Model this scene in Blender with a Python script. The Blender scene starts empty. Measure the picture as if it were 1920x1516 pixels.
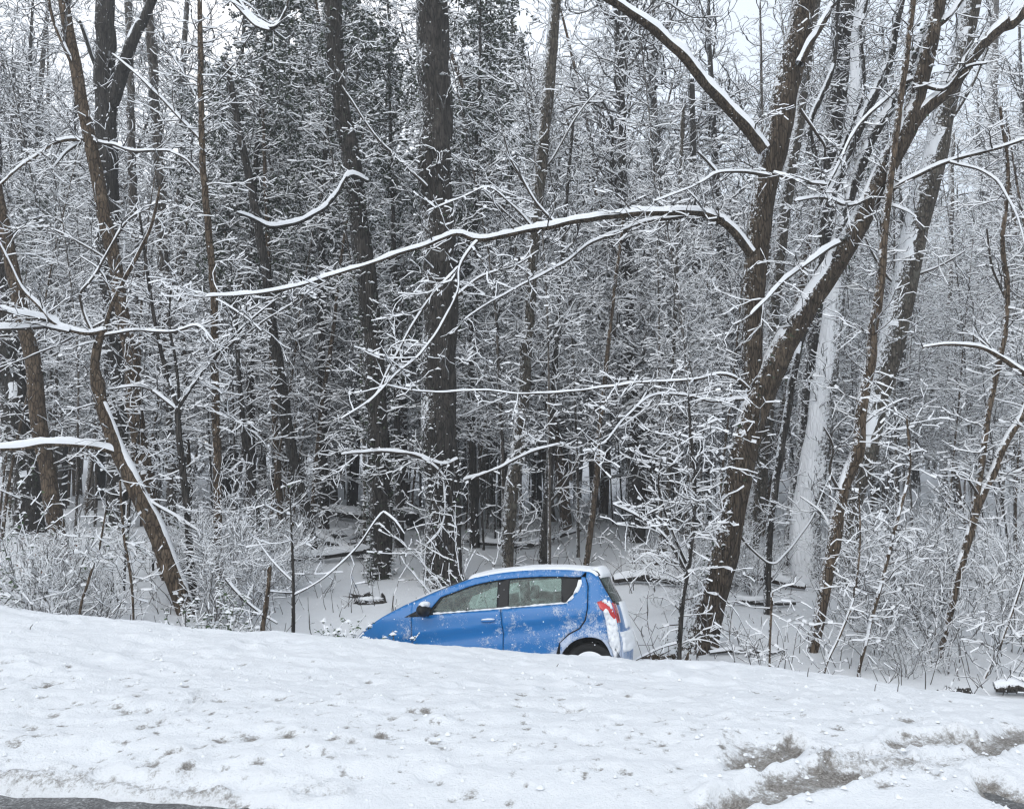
import bpy, math, random
import numpy as np
from math import sin, cos, pi, radians, sqrt
from mathutils import Vector, Matrix, geometry

# ------------------------------------------------------------------ camera, world, sun, exposure
SC = bpy.context.scene
FPX, CU, CV, EYE = 1507.0, 960.0, 758.0, 1.6
PITCH = math.atan(0.081)
cam_d = bpy.data.cameras.new('camera'); cam = bpy.data.objects.new('camera', cam_d)
SC.collection.objects.link(cam); SC.camera = cam
cam_d.sensor_width = 36; cam_d.lens = 36*FPX/1920; cam_d.clip_end = 1200; cam_d.clip_start = .05
cam.location = (0, 0, EYE); cam.rotation_euler = (pi/2+PITCH, 0, 0)

SUN_EL, SUN_AZ = radians(38), radians(-20)
wd = bpy.data.worlds.new('World'); SC.world = wd; wd.use_nodes = True
nt = wd.node_tree; nt.nodes.clear()
sky = nt.nodes.new('ShaderNodeTexSky'); sky.sky_type = 'NISHITA'; sky.sun_disc = False
sky.sun_elevation = SUN_EL; sky.sun_rotation = SUN_AZ
bg1 = nt.nodes.new('ShaderNodeBackground'); bg1.inputs[1].default_value = .05
nt.links.new(sky.outputs[0], bg1.inputs[0])
bg2 = nt.nodes.new('ShaderNodeBackground')            # the closed cloud deck
bg2.inputs[0].default_value = (.88, .945, 1.0, 1); bg2.inputs[1].default_value = .86
ad = nt.nodes.new('ShaderNodeAddShader'); wo = nt.nodes.new('ShaderNodeOutputWorld')
nt.links.new(bg1.outputs[0], ad.inputs[0]); nt.links.new(bg2.outputs[0], ad.inputs[1])
nt.links.new(ad.outputs[0], wo.inputs[0])
sun_d = bpy.data.lights.new('sun', 'SUN'); sun_d.energy = 1.5; sun_d.angle = radians(60); sun_d.color = (1, .97, .93)
sun = bpy.data.objects.new('sun', sun_d); SC.collection.objects.link(sun)
_sd = Vector((sin(SUN_AZ)*cos(SUN_EL), -cos(SUN_AZ)*cos(SUN_EL), sin(SUN_EL)))   # high behind the camera
sun.rotation_euler = (-_sd).to_track_quat('-Z', 'Y').to_euler()
vs = SC.view_settings
vs.view_transform = 'Standard'; vs.look = 'None'; vs.gamma = 1; vs.use_curve_mapping = False
vs.exposure = 0.22
SC.render.film_transparent = False
cy = SC.cycles
cy.max_bounces = 7; cy.diffuse_bounces = 5; cy.glossy_bounces = 2; cy.transmission_bounces = 3
cy.transparent_max_bounces = 8; cy.volume_bounces = 0; cy.use_denoising = True; cy.denoising_input_passes = 'RGB_ALBEDO_NORMAL'; cy.denoising_prefilter = 'ACCURATE'
cy.caustics_reflective = False; cy.caustics_refractive = False
cy.pixel_filter_type = 'BLACKMAN_HARRIS'; cy.filter_width = 1.3
cy.use_adaptive_sampling = True; cy.adaptive_threshold = .02

# ------------------------------------------------------------------ helpers
COL = SC.collection
_cp, _sp = cos(PITCH), sin(PITCH)
def P(u, v, Y):
    """the point at distance Y whose place in the picture is (u, v)"""
    a = (u-CU)/FPX; b = (CV-v)/FPX
    dy = _cp - b*_sp; dz = _sp + b*_cp
    k = Y/dy
    return Vector((a*k, Y, EYE+dz*k))
def px(Y): return Y/FPX*1.0
def tag(o, label=None, cat=None, group=None, kind=None):
    if label: o['label'] = label
    if cat: o['category'] = cat
    if group: o['group'] = group
    if kind: o['kind'] = kind
    return o
def empty(name, loc, label, cat, group=None, rz=0):
    o = bpy.data.objects.new(name, None); COL.objects.link(o)
    o.location = loc; o.rotation_euler = (0, 0, rz); o.empty_display_size = .2
    return tag(o, label, cat, group)
def meshdata(name, V, Fs, mats, smooth=False, mat_idx=None):
    """V: Nx3, Fs: list of integer arrays (each M x k)"""
    V = np.asarray(V, dtype=np.float32).reshape(-1, 3)
    Fs = [np.asarray(F, dtype=np.int32) for F in Fs if len(F)]
    me = bpy.data.meshes.new(name)
    me.vertices.add(len(V)); me.vertices.foreach_set('co', V.ravel())
    nl = sum(F.size for F in Fs); npoly = sum(len(F) for F in Fs)
    me.loops.add(nl); me.polygons.add(npoly)
    me.loops.foreach_set('vertex_index', np.concatenate([F.ravel() for F in Fs]) if Fs else np.zeros(0, np.int32))
    st = []; c = 0
    for F in Fs:
        k = F.shape[1]; st.append(c+np.arange(len(F))*k); c += F.size
    me.polygons.foreach_set('loop_start', np.concatenate(st).astype(np.int32))
    for m in (mats if isinstance(mats, (list, tuple)) else [mats]): me.materials.append(m)
    if mat_idx is not None: me.polygons.foreach_set('material_index', np.asarray(mat_idx, np.int32))
    me.update(calc_edges=True)
    if smooth: me.polygons.foreach_set('use_smooth', np.ones(npoly, dtype=bool))
    return me
def mobj(name, V, Fs, mats, parent=None, smooth=False, origin=None, mat_idx=None):
    V = np.asarray(V, dtype=np.float64).reshape(-1, 3)
    if origin is not None: V = V-np.array(origin)
    me = meshdata(name, V, Fs, mats, smooth, mat_idx)
    o = bpy.data.objects.new(name, me); COL.objects.link(o)
    if parent is not None: o.parent = parent
    return o
# gradient noise, vectorised
_prm = np.random.RandomState(7).permutation(512)
_prm = np.concatenate([_prm, _prm])
def noise2(x, y):
    x = np.asarray(x, float); y = np.asarray(y, float)
    xi = np.floor(x).astype(int); yi = np.floor(y).astype(int)
    xf = x-xi; yf = y-yi
    u = xf*xf*xf*(xf*(xf*6-15)+10); w = yf*yf*yf*(yf*(yf*6-15)+10)
    def g(ix, iy, fx, fy):
        h = _prm[(_prm[ix & 511]+iy) & 511]/512*2*pi
        return np.cos(h)*fx+np.sin(h)*fy
    a = g(xi, yi, xf, yf); b = g(xi+1, yi, xf-1, yf); c = g(xi, yi+1, xf, yf-1); d = g(xi+1, yi+1, xf-1, yf-1)
    return (a*(1-u)+b*u)*(1-w)+(c*(1-u)+d*u)*w
def fbm(x, y, n=3):
    s = 0; a = 1
    for i in range(n):
        s = s+a*noise2(x*2**i+i*17.3, y*2**i-i*9.1); a *= .5
    return s
def sstep(a, b, x):
    t = np.clip((np.asarray(x, float)-a)/(b-a), 0, 1); return t*t*(3-2*t)

# ------------------------------------------------------------------ terrain height
YC = 7.7
_cu = np.array([-900, -300, 0, 150, 350, 600, 800, 950, 1150, 1300, 1420, 1520, 1630, 1700, 1800, 1920, 2300])
_cv = np.array([1118, 1130, 1140, 1155, 1178, 1192, 1209, 1222, 1236, 1243, 1252, 1262, 1278, 1292, 1302, 1318, 1340])
_pts = [P(u, v, YC) for u, v in zip(_cu, _cv)]
_cx = np.array([p.x for p in _pts]); _cz = np.array([p.z for p in _pts])
def edge_y(x):      # the ragged line where the snow ends at the wet road
    return np.interp(x, [-8, -2.6, -2.0, -1.6, -1.3, -.9, -.3, 8], [4.24, 4.22, 4.17, 4.10, 3.99, 3.82, 3.5, 3.1])
def H(x, y):
    x = np.asarray(x, float); y = np.asarray(y, float)
    zc = np.interp(x, _cx, _cz)
    floor = -1.02+.42*sstep(-2.6, -6, x)-.10*sstep(2, 6, x)
    rise = .78*sstep(9.6, 19, y)+2.5*sstep(16, 72, y)+np.clip(y-72, 0, 80)*.05
    fl = floor+rise + (.16*fbm(x*.22+3, y*.22, 2)+.035*fbm(x*1.1, y*1.1, 2))*sstep(8.6, 11, y)
    t = np.clip((y-3.7)/(YC-3.7), 0, 1)
    bank = zc*(t**1.25) + .10*np.exp(-((y-5.0)/1.1)**2)*sstep(3.5, 4.3, y)
    bank = bank+.030*fbm(x*1.3, y*2.1, 3)*sstep(3.5, 4.4, y)
    w = sstep(YC-.1, YC+1.7, y)
    crest = zc + .03*fbm(x*1.3, y*2.1, 3)
    return np.where(y < YC, bank, crest*(1-w)+fl*w)
def h1(x, y): return float(H(np.array([x]), np.array([y]))[0])
def ground_at(u, v, y0=8.5, y1=80):
    """distance at which the line of sight through (u,v) meets the forest floor"""
    ys = np.linspace(y0, y1, 900)
    ps = [P(u, v, 1.0)]
    sx = ps[0].x; sz = ps[0].z-EYE
    d = EYE+sz*ys-H(sx*ys, ys)
    i = np.argmax(d < 0)
    return float(ys[i]) if (d < 0).any() else 40.0

# ------------------------------------------------------------------ materials
def newmat(name):
    m = bpy.data.materials.new(name); m.use_nodes = True
    return m, m.node_tree, m.node_tree.nodes['Principled BSDF']
def N(nt, t, **k):
    n = nt.nodes.new(t)
    for a, b in k.items(): setattr(n, a, b)
    return n
def noise_node(nt, scale, detail=3, rough=.6, vec=None, coord='Object'):
    n = N(nt, 'ShaderNodeTexNoise'); n.inputs['Scale'].default_value = scale
    n.inputs['Detail'].default_value = detail; n.inputs['Roughness'].default_value = rough
    if vec is None:
        tc = N(nt, 'ShaderNodeTexCoord'); vec = tc.outputs[coord]
    nt.links.new(vec, n.inputs['Vector']); return n
def ramp(nt, src, stops):
    r = N(nt, 'ShaderNodeValToRGB'); el = r.color_ramp.elements
    while len(el) > 1: el.remove(el[-1])
    el[0].position = stops[0][0]; el[0].color = (*stops[0][1], 1)
    for p, c in stops[1:]:
        e = el.new(p); e.color = (*c, 1)
    nt.links.new(src, r.inputs[0]); return r
def mixc(nt, fac, a, b):
    m = N(nt, 'ShaderNodeMix', data_type='RGBA')
    for s, v in ((m.inputs[0], fac), (m.inputs[6], a), (m.inputs[7], b)):
        if hasattr(v, 'is_output'): nt.links.new(v, s)
        elif isinstance(v, tuple): s.default_value = (*v, 1)
        else: s.default_value = v
    return m.outputs[2]
def math_n(nt, op, a, b=0.0):
    m = N(nt, 'ShaderNodeMath', operation=op)
    for s, v in ((m.inputs[0], a), (m.inputs[1], b)):
        if hasattr(v, 'is_output'): nt.links.new(v, s)
        else: s.default_value = v
    return m.outputs[0]
def bump(nt, src, strength, dist, bsdf):
    b = N(nt, 'ShaderNodeBump'); b.inputs['Strength'].default_value = strength; b.inputs['Distance'].default_value = dist
    nt.links.new(src, b.inputs['Height']); nt.links.new(b.outputs[0], bsdf.inputs['Normal'])

SNOW_C = (.86, .875, .90)
def mat_snow():
    m, nt, b = newmat('snow')
    b.inputs['Base Color'].default_value = (*SNOW_C, 1); b.inputs['Roughness'].default_value = .75
    b.inputs['Specular IOR Level'].default_value = .25
    n = noise_node(nt, 30, 3); bump(nt, n.outputs[0], .35, .01, b)
    return m
M_SNOW = mat_snow()
def mat_twigsnow():
    m, nt, b = newmat('snow_on_twigs')
    b.inputs['Base Color'].default_value = (.88, .895, .92, 1); b.inputs['Roughness'].default_value = .9
    b.inputs['Specular IOR Level'].default_value = .1
    return m
M_TSNOW = mat_twigsnow()
def mat_ground():
    m, nt, b = newmat('ground_snow')
    at = N(nt, 'ShaderNodeAttribute', attribute_name='dirt')
    n1 = noise_node(nt, 26, 4, .75); n2 = noise_node(nt, 85, 3, .7); n3 = noise_node(nt, 7, 3, .6)
    s = math_n(nt, 'ADD', at.outputs['Fac'], math_n(nt, 'MULTIPLY', math_n(nt, 'SUBTRACT', n1.outputs[0], .5), 1.5))
    s = math_n(nt, 'ADD', s, math_n(nt, 'MULTIPLY', math_n(nt, 'SUBTRACT', n2.outputs[0], .5), 1.1))
    f = N(nt, 'ShaderNodeMapRange'); f.interpolation_type = 'SMOOTHSTEP'
    f.inputs[1].default_value = .22; f.inputs[2].default_value = .80
    nt.links.new(s, f.inputs[0])
    fac = math_n(nt, 'MULTIPLY', f.outputs[0], math_n(nt, 'MINIMUM', math_n(nt, 'MULTIPLY', at.outputs['Fac'], 4.0), 1.0))
    dirt = ramp(nt, n2.outputs[0], [(.33, (.09, .078, .068)), (.5, (.24, .22, .20)), (.68, (.45, .44, .42))])
    snow = ramp(nt, n3.outputs[0], [(.3, (.83, .85, .88)), (.7, (.87, .885, .91))])
    nt.links.new(mixc(nt, fac, snow.outputs[0], dirt.outputs[0]), b.inputs['Base Color'])
    b.inputs['Roughness'].default_value = .8; b.inputs['Specular IOR Level'].default_value = .2
    h = math_n(nt, 'ADD', math_n(nt, 'MULTIPLY', n1.outputs[0], 1.0), math_n(nt, 'MULTIPLY', n2.outputs[0], .5))
    bump(nt, h, .8, .022, b)
    return m
M_GROUND = mat_ground()
def mat_asphalt():
    m, nt, b = newmat('wet_asphalt')
    n1 = noise_node(nt, 60, 4, .8); n2 = noise_node(nt, 6, 3, .6)
    v = N(nt, 'ShaderNodeTexVoronoi'); v.inputs['Scale'].default_value = 70
    tc = N(nt, 'ShaderNodeTexCoord'); nt.links.new(tc.outputs['Object'], v.inputs['Vector'])
    s = math_n(nt, 'ADD', n1.outputs[0], math_n(nt, 'MULTIPLY', n2.outputs[0], .35))
    r = ramp(nt, s, [(.5, (.035, .035, .036)), (.68, (.10, .10, .10)), (.80, (.26, .26, .26)), (.9, (.6, .62, .64))])
    nt.links.new(r.outputs[0], b.inputs['Base Color']); b.inputs['Roughness'].default_value = .45
    bump(nt, v.outputs['Distance'], .8, .008, b)
    return m
M_ASPH = mat_asphalt()
def mat_bark(name, dark, light, stretch=.16, scale=14, windsnow=.0, moss=None):
    m, nt, b = newmat(name)
    tc = N(nt, 'ShaderNodeTexCoord'); mp = N(nt, 'ShaderNodeMapping')
    mp.inputs['Scale'].default_value = (1, 1, stretch); nt.links.new(tc.outputs['Object'], mp.inputs[0])
    n1 = noise_node(nt, scale, 5, .7, mp.outputs[0])
    v = N(nt, 'ShaderNodeTexVoronoi', feature='DISTANCE_TO_EDGE'); v.inputs['Scale'].default_value = scale*1.4
    nt.links.new(mp.outputs[0], v.inputs['Vector'])
    col = ramp(nt, n1.outputs[0], [(.33, dark), (.66, light)]).outputs[0]
    fur = N(nt, 'ShaderNodeMapRange'); fur.inputs[2].default_value = .12; nt.links.new(v.outputs[0], fur.inputs[0])
    col = mixc(nt, math_n(nt, 'SUBTRACT', 1.0, fur.outputs[0]), col, tuple(c*.45 for c in dark))
    lich = noise_node(nt, 4.5, 4, .65); lr = N(nt, 'ShaderNodeMapRange')
    lr.inputs[1].default_value = .56; lr.inputs[2].default_value = .7; nt.links.new(lich.outputs[0], lr.inputs[0])
    col = mixc(nt, math_n(nt, 'MULTIPLY', lr.outputs[0], .5), col, moss or tuple(c*1.7 for c in light))
    if windsnow > 0:      # wet snow driven against the windward (left) side of the stem
        ge = N(nt, 'ShaderNodeNewGeometry'); sp = N(nt, 'ShaderNodeSeparateXYZ'); nt.links.new(ge.outputs['Normal'], sp.inputs[0])
        sn = noise_node(nt, 17, 4, .75); sn2 = noise_node(nt, 55, 2, .6)
        a = math_n(nt, 'ADD', math_n(nt, 'MULTIPLY', sp.outputs[0], -.22), math_n(nt, 'MULTIPLY', sp.outputs[2], .35))
        a = math_n(nt, 'ADD', a, math_n(nt, 'MULTIPLY', sn.outputs[0], .9))
        a = math_n(nt, 'ADD', a, math_n(nt, 'MULTIPLY', sn2.outputs[0], .45))
        r = N(nt, 'ShaderNodeMapRange'); r.inputs[1].default_value = .98-windsnow; r.inputs[2].default_value = 1.03-windsnow
        nt.links.new(a, r.inputs[0])
        col = mixc(nt, r.outputs[0], col, SNOW_C)
    nt.links.new(col, b.inputs['Base Color']); b.inputs['Roughness'].default_value = .9
    b.inputs['Specular IOR Level'].default_value = .2
    bump(nt, math_n(nt, 'ADD', n1.outputs[0], math_n(nt, 'MULTIPLY', fur.outputs[0], .5)), .9, .02, b)
    return m
M_BARK_BIG = mat_bark('bark_brown', (.032, .024, .018), (.12, .093, .068), .16, 20, .05)
M_BARK_DARK = mat_bark('bark_dark_grey', (.028, .025, .022), (.075, .066, .058), .10, 18, .10)
M_BARK_RED = mat_bark('bark_reddish', (.036, .025, .020), (.10, .07, .054), .2, 14, .15)
M_BARK_GREY = mat_bark('bark_mottled_grey', (.05, .043, .034), (.14, .12, .098), .35, 12, .14, (.2, .2, .17))
M_BARK_TAN = mat_bark('bark_tan', (.06, .043, .030), (.16, .12, .085), .3, 14, .07)
M_BARK_FAR = mat_bark('bark_far', (.07, .06, .052), (.17, .15, .13), .25, 9, .17)
M_BARK_PLAST = mat_bark('bark_plastered', (.06, .055, .05), (.12, .11, .10), .30, 9, .44)
def mat_plain(name, c, rough=.8, metal=0, spec=.3):
    m, nt, b = newmat(name)
    n = noise_node(nt, 25, 3)
    r = ramp(nt, n.outputs[0], [(.3, tuple(x*.75 for x in c)), (.7, tuple(min(1, x*1.25) for x in c))])
    nt.links.new(r.outputs[0], b.inputs['Base Color'])
    b.inputs['Roughness'].default_value = rough; b.inputs['Metallic'].default_value = metal; b.inputs['Specular IOR Level'].default_value = spec
    return m
M_TWIG = mat_plain('twig_bark', (.05, .04, .032), .9)
M_TWIG2 = mat_plain('twig_bark_grey', (.062, .053, .046), .9)
def mat_leaf(name, a, c):
    m, nt, b = newmat(name)
    n = noise_node(nt, 9, 3); r = ramp(nt, n.outputs[0], [(.35, a), (.65, c)])
    nt.links.new(r.outputs[0], b.inputs['Base Color']); b.inputs['Roughness'].default_value = .45
    return m
M_LEAF = mat_leaf('evergreen_leaf', (.014, .024, .012), (.045, .065, .028))
M_LEAF2 = mat_leaf('holly_leaf', (.03, .06, .02), (.07, .12, .04))
M_DEAD = mat_leaf('dead_leaf', (.16, .07, .03), (.28, .14, .07))
# ------------------------------------------------------------------ ground, road
def graded(pts):
    out = []
    for a, b, s in pts: out += list(np.arange(a, b-1e-6, s))
    out.append(pts[-1][1]); return np.array(out)
gx = graded([(-240, -60, 9), (-60, -14, 1.5), (-14, -6, .3), (-6, 6, .024), (6, 14, .3), (14, 60, 1.5), (60, 240, 9)])
gy = graded([(2.2, 3.3, .2), (3.3, 8.3, .024), (8.3, 14, .12), (14, 40, .5), (40, 150, 2.5), (150, 300, 15)])
GX, GY = np.meshgrid(gx, gy)
GZ = H(GX, GY)
dirt = np.zeros_like(GX)
sub = (np.abs(GX) < 6.1) & (GY < 8.4)
def stroke(pts, wid, amt, depth, rim=.02):
    """a rut churned by tyres: pressed down, dirty, with a lip of pushed-up snow; pts and wid in picture pixels"""
    W = []
    for (u, v), w in zip(pts, wid):
        q = P(u, v, 1.0); k = 1
        ys = np.linspace(3.3, 7.6, 400); d = EYE+(q.z-EYE)*ys-H(q.x*ys, ys); i = int(np.argmax(d < 0)) if (d < 0).any() else 399
        Y = float(ys[i]); W.append((q.x*Y, Y, 1.6*w*Y/FPX))
    best = np.full(GX.shape, 9.0)
    for (x0, y0, w0), (x1, y1, w1) in zip(W[:-1], W[1:]):
        dx, dy = x1-x0, y1-y0; L = dx*dx+dy*dy+1e-9
        t = np.clip(((GX-x0)*dx+(GY-y0)*dy)/L, 0, 1)
        d = np.hypot(GX-x0-t*dx, (GY-y0-t*dy)*.8)/(w0+(w1-w0)*t)
        best = np.minimum(best, d)
    nn = 1+.35*fbm(GX*5, GY*5, 3)
    dd = best/np.clip(nn, .5, 1.6)
    m = np.exp(-(dd**4))
    return m*amt*np.clip(.85+.5*fbm(GX*4+9, GY*6, 3), .3, 1.1), -depth*m+rim*np.exp(-((dd-1.35)/.3)**2)
for st in ([[(1395, 1440), (1430, 1415), (1490, 1400)], [22, 34, 14], .95, .05],
           [[(1365, 1512), (1450, 1480), (1540, 1452), (1640, 1448)], [16, 20, 24, 14], .95, .045],
           [[(1680, 1400), (1740, 1388), (1790, 1384)], [16, 20, 14], .75, .04],
           [[(1640, 1415), (1560, 1440), (1700, 1430)], [8, 8, 12], .55, .02],
           [[(1500, 1402), (1580, 1420), (1680, 1418)], [14, 14, 14], .42, .015], [[(1640, 1446), (1720, 1442), (1800, 1425), (1860, 1425)], [14, 16, 14, 12], .42, .02], [[(1790, 1384), (1830, 1395)], [12, 14], .55, .02],
           [[(1370, 1512), (1330, 1530)], [20, 20], .6, .02], [[(1825, 1395), (1850, 1408), (1890, 1385), (1905, 1370)], [18, 18, 20, 16], .85, .05],
           [[(1850, 1465), (1885, 1495), (1935, 1515)], [16, 30, 44], .95, .06],
           [[(1480, 1392), (1478, 1402)], [8, 8], .9, .01], [[(1543, 1422), (1547, 1430)], [9, 9], .9, .0],
           [[(0, 1436), (90, 1437), (170, 1441)], [6, 8, 5], .36, .015],
           [[(180, 1455), (400, 1470), (560, 1476), (640, 1490)], [9, 9, 10, 8], .24, .01],
           [[(560, 1490), (640, 1495)], [9, 6], .3, .01],
           [[(350, 1330), (375, 1305)], [6, 5], .4, .01],
           [[(1700, 1445), (1720, 1448)], [10, 10], .4, .01]):
    a, dz = stroke(*st); dirt = np.maximum(dirt, a); GZ = GZ+np.where(sub, dz, 0)
# pits and crumbs of thrown grit
rg = np.random.RandomState(11)
spots = [(540, 1382, 10), (715, 1385, 8), (812, 1398, 6), (285, 1433, 9), (335, 1416, 5), (22, 1401, 8), (235, 1337, 8), (220, 1330, 6),
         (272, 1304, 5), (68, 1291, 5), (90, 1285, 6), (415, 1390, 8), (470, 1386, 10), (490, 1435, 6), (505, 1360, 5), (750, 1305, 5),
         (797, 1335, 7), (660, 1395, 7), (735, 1390, 6), (905, 1430, 5), (825, 1475, 6), (740, 1352, 5), (300, 1360, 5), (350, 1450, 8),
         (1075, 1338, 8), (1040, 1335, 5), (1100, 1400, 7), (1240, 1400, 7), (1025, 1390, 4), (1135, 1365, 5), (1355, 1410, 6), (1370, 1450, 7),
         (1465, 1343, 7), (1420, 1300, 6), (1570, 1372, 8), (1700, 1353, 8), (1830, 1348, 5), (1740, 1455, 8), (1755, 1458, 7), (1105, 1310, 5),
         (130, 1440, 5), (265, 1370, 6), (60, 1370, 7), (100, 1345, 6), (15, 1245, 7), (410, 1318, 7), (690, 1280, 4), (1295, 1375, 4), (1180, 1385, 5),
         (1895, 1360, 10), (1870, 1480, 8), (1655, 1480, 7), (1800, 1400, 6), (820, 1262, 3), (955, 1513, 5), (880, 1500, 8), (850, 1505, 5)]
for _ in range(1000):
    u = rg.uniform(-40, 1900)*1.0; v = 1355+rg.normal()*68
    if v > 1500 or v < 1215+u*.045: continue
    spots.append((u, v, rg.choice([rg.uniform(1.0, 2.4), rg.uniform(1.8, 4.8)], p=[.7, .3])))
for u, v, r in spots:
    q = P(u, v, 1.0); ys = np.linspace(3.4, 7.6, 200); d = EYE+(q.z-EYE)*ys-H(q.x*ys, ys)
    Y = float(ys[int(np.argmax(d < 0))]) if (d < 0).any() else 7.5
    x = q.x*Y; R = r*Y/FPX*1.45+.008
    ix = np.searchsorted(gx, [x-R*3, x+R*3]); iy = np.searchsorted(gy, [Y-R*4, Y+R*4])
    sl = (slice(iy[0], iy[1]), slice(ix[0], ix[1]))
    dd = np.hypot((GX[sl]-x)/1.2, (GY[sl]-Y)/rg.uniform(.8, 1.6))/R
    m = np.exp(-dd**2)
    dirt[sl] = np.maximum(dirt[sl], m*(rg.uniform(.6, .95) if r > 5.3 else rg.uniform(.32, .85))); GZ[sl] -= m*R*.45
# lumps of ploughed snow
for _ in range(420):
    x = rg.uniform(-5.5, 5.8); Y = rg.uniform(3.9, 7.6); R = rg.uniform(.02, .09)
    ix = np.searchsorted(gx, [x-R*3, x+R*3]); iy = np.searchsorted(gy, [Y-R*3, Y+R*3])
    sl = (slice(iy[0], iy[1]), slice(ix[0], ix[1]))
    dd = np.hypot(GX[sl]-x, GY[sl]-Y)/R
    GZ[sl] += np.exp(-dd**2)*R*rg.uniform(.15, .5)*(1 if rg.rand() > .35 else -1)
GZ += np.where(GY < 8.4, (.011*fbm(GX*8, GY*8, 3)+.008*np.abs(fbm(GX*16, GY*16, 2))+.022*fbm(GX*2.2, GY*4, 3)-.012*sstep(.25, .6, fbm(GX*4.1+7, GY*6.3, 2)))*sstep(3.6, 4.4, GY), 0)
# the snow thins out and dives under the road edge
ey = edge_y(GX)+.05*fbm(GX*3.1, GY*1.0, 3)
GZ = GZ + .035*sstep(0, .25, GY-ey) - .12*sstep(0, -.12, GY-ey) - .02
dirt = np.maximum(dirt, .5*np.exp(-((GY-ey)/.05)**2))
ny, nx = GX.shape
idx = np.arange(ny*nx).reshape(ny, nx)
F = np.stack([idx[:-1, :-1], idx[:-1, 1:], idx[1:, 1:], idx[1:, :-1]], -1).reshape(-1, 4)
V = np.stack([GX, GY, GZ], -1).reshape(-1, 3)
ground = mobj('ground', V, [F], M_GROUND, smooth=True)
tag(ground, kind='structure', label='snow covered roadside bank falling to the white forest floor')
at = ground.data.attributes.new('dirt', 'FLOAT', 'POINT'); at.data.foreach_set('value', dirt.ravel().astype(np.float32))
rx = np.linspace(-240, 240, 3); 
road = mobj('road', [(-240, -7, -.02), (240, -7, -.02), (240, 4.6, -.02), (-240, 4.6, -.02)], [[(0, 1, 2, 3)]], M_ASPH)
tag(road, kind='structure', label='wet grey asphalt road at the foot of the snow bank')
vg = mobj('verge', [(-240, -240, .1), (240, -240, .1), (240, -6.5, .05), (-240, -6.5, .05)], [[(0, 1, 2, 3)]], M_SNOW)
tag(vg, kind='structure')
# ------------------------------------------------------------------ trees: curve tubes, snow ridges, twigs
def spline(pts, vals, step):
    """Catmull-Rom through 3-D points with a value each, resampled at about `step`"""
    pts = [Vector(p) for p in pts]; n = len(pts)
    op, ov = [], []
    for i in range(n-1):
        p0 = pts[max(i-1, 0)]; p1 = pts[i]; p2 = pts[i+1]; p3 = pts[min(i+2, n-1)]
        k = max(1, int((p2-p1).length/step))
        for j in range(k):
            t = j/k; t2 = t*t; t3 = t2*t
            op.append(.5*((2*p1)+(-p0+p2)*t+(2*p0-5*p1+4*p2-p3)*t2+(-p0+3*p1-3*p2+p3)*t3))
            ov.append(vals[i]+(vals[i+1]-vals[i])*t)
    op.append(pts[-1]); ov.append(vals[-1])
    return np.array([tuple(p) for p in op]), np.array(ov)
def frames(C):
    T = np.gradient(C, axis=0); T /= np.linalg.norm(T, axis=1)[:, None]+1e-9
    up = np.array([0, 0, 1.0]); ref = np.array([0, -1.0, 0])
    S = np.cross(T, up); l = np.linalg.norm(S, axis=1)
    S2 = np.cross(T, ref); 
    w = np.clip((l-.15)/.2, 0, 1)[:, None]
    S2 *= np.sign((S2*S).sum(1)+1e-9)[:, None]
    S = S*w+S2*(1-w); S /= np.linalg.norm(S, axis=1)[:, None]+1e-9
    U = np.cross(S, T)
    return T, S, U, l
def tube_vf(C, R, nseg=14, rough=.06, seed=0, flare=0, stable=False, cap=True):
    T, S, U, l = frames(C)
    if stable:
        S = np.cross(T, np.tile([0, -1.0, 0], (len(T), 1))); S /= np.linalg.norm(S, axis=1)[:, None]; U = np.cross(S, T)
    a = np.arange(nseg)/nseg*2*pi
    n = len(C); L = np.concatenate([[0], np.cumsum(np.linalg.norm(np.diff(C, axis=0), axis=1))])
    rr = R[:, None]*(1+rough*fbm(np.cos(a)[None]*1.5+seed*3.1+L[:, None]*0, np.sin(a)[None]*1.5+L[:, None]*1.6/np.maximum(.15, R.mean()*4), 3))
    rr = rr*(1+rough*.6*np.sin(a*5+seed+1.5*np.sin(L*2.0)[:, None])[...])
    if flare:
        f = np.exp(-L/.28)[:, None]*flare
        rr = rr*(1+f*(.5+.5*np.sin(a*4+seed*2.0)[None]))
    V = C[:, None]+rr[..., None]*(np.cos(a)[None, :, None]*S[:, None]+np.sin(a)[None, :, None]*U[:, None])
    idx = np.arange(n*nseg).reshape(n, nseg); nx = np.roll(idx, -1, 1)
    F = np.stack([idx[:-1], nx[:-1], nx[1:], idx[1:]], -1).reshape(-1, 4)
    V = V.reshape(-1, 3)
    if cap:
        V = np.concatenate([V, C[-1:]+T[-1:]*R[-1]*.5]); k = len(V)-1
        return V, F, np.stack([idx[-1], nx[-1], np.full(nseg, k)], -1)
    return V, F, np.zeros((0, 3), int)
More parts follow.
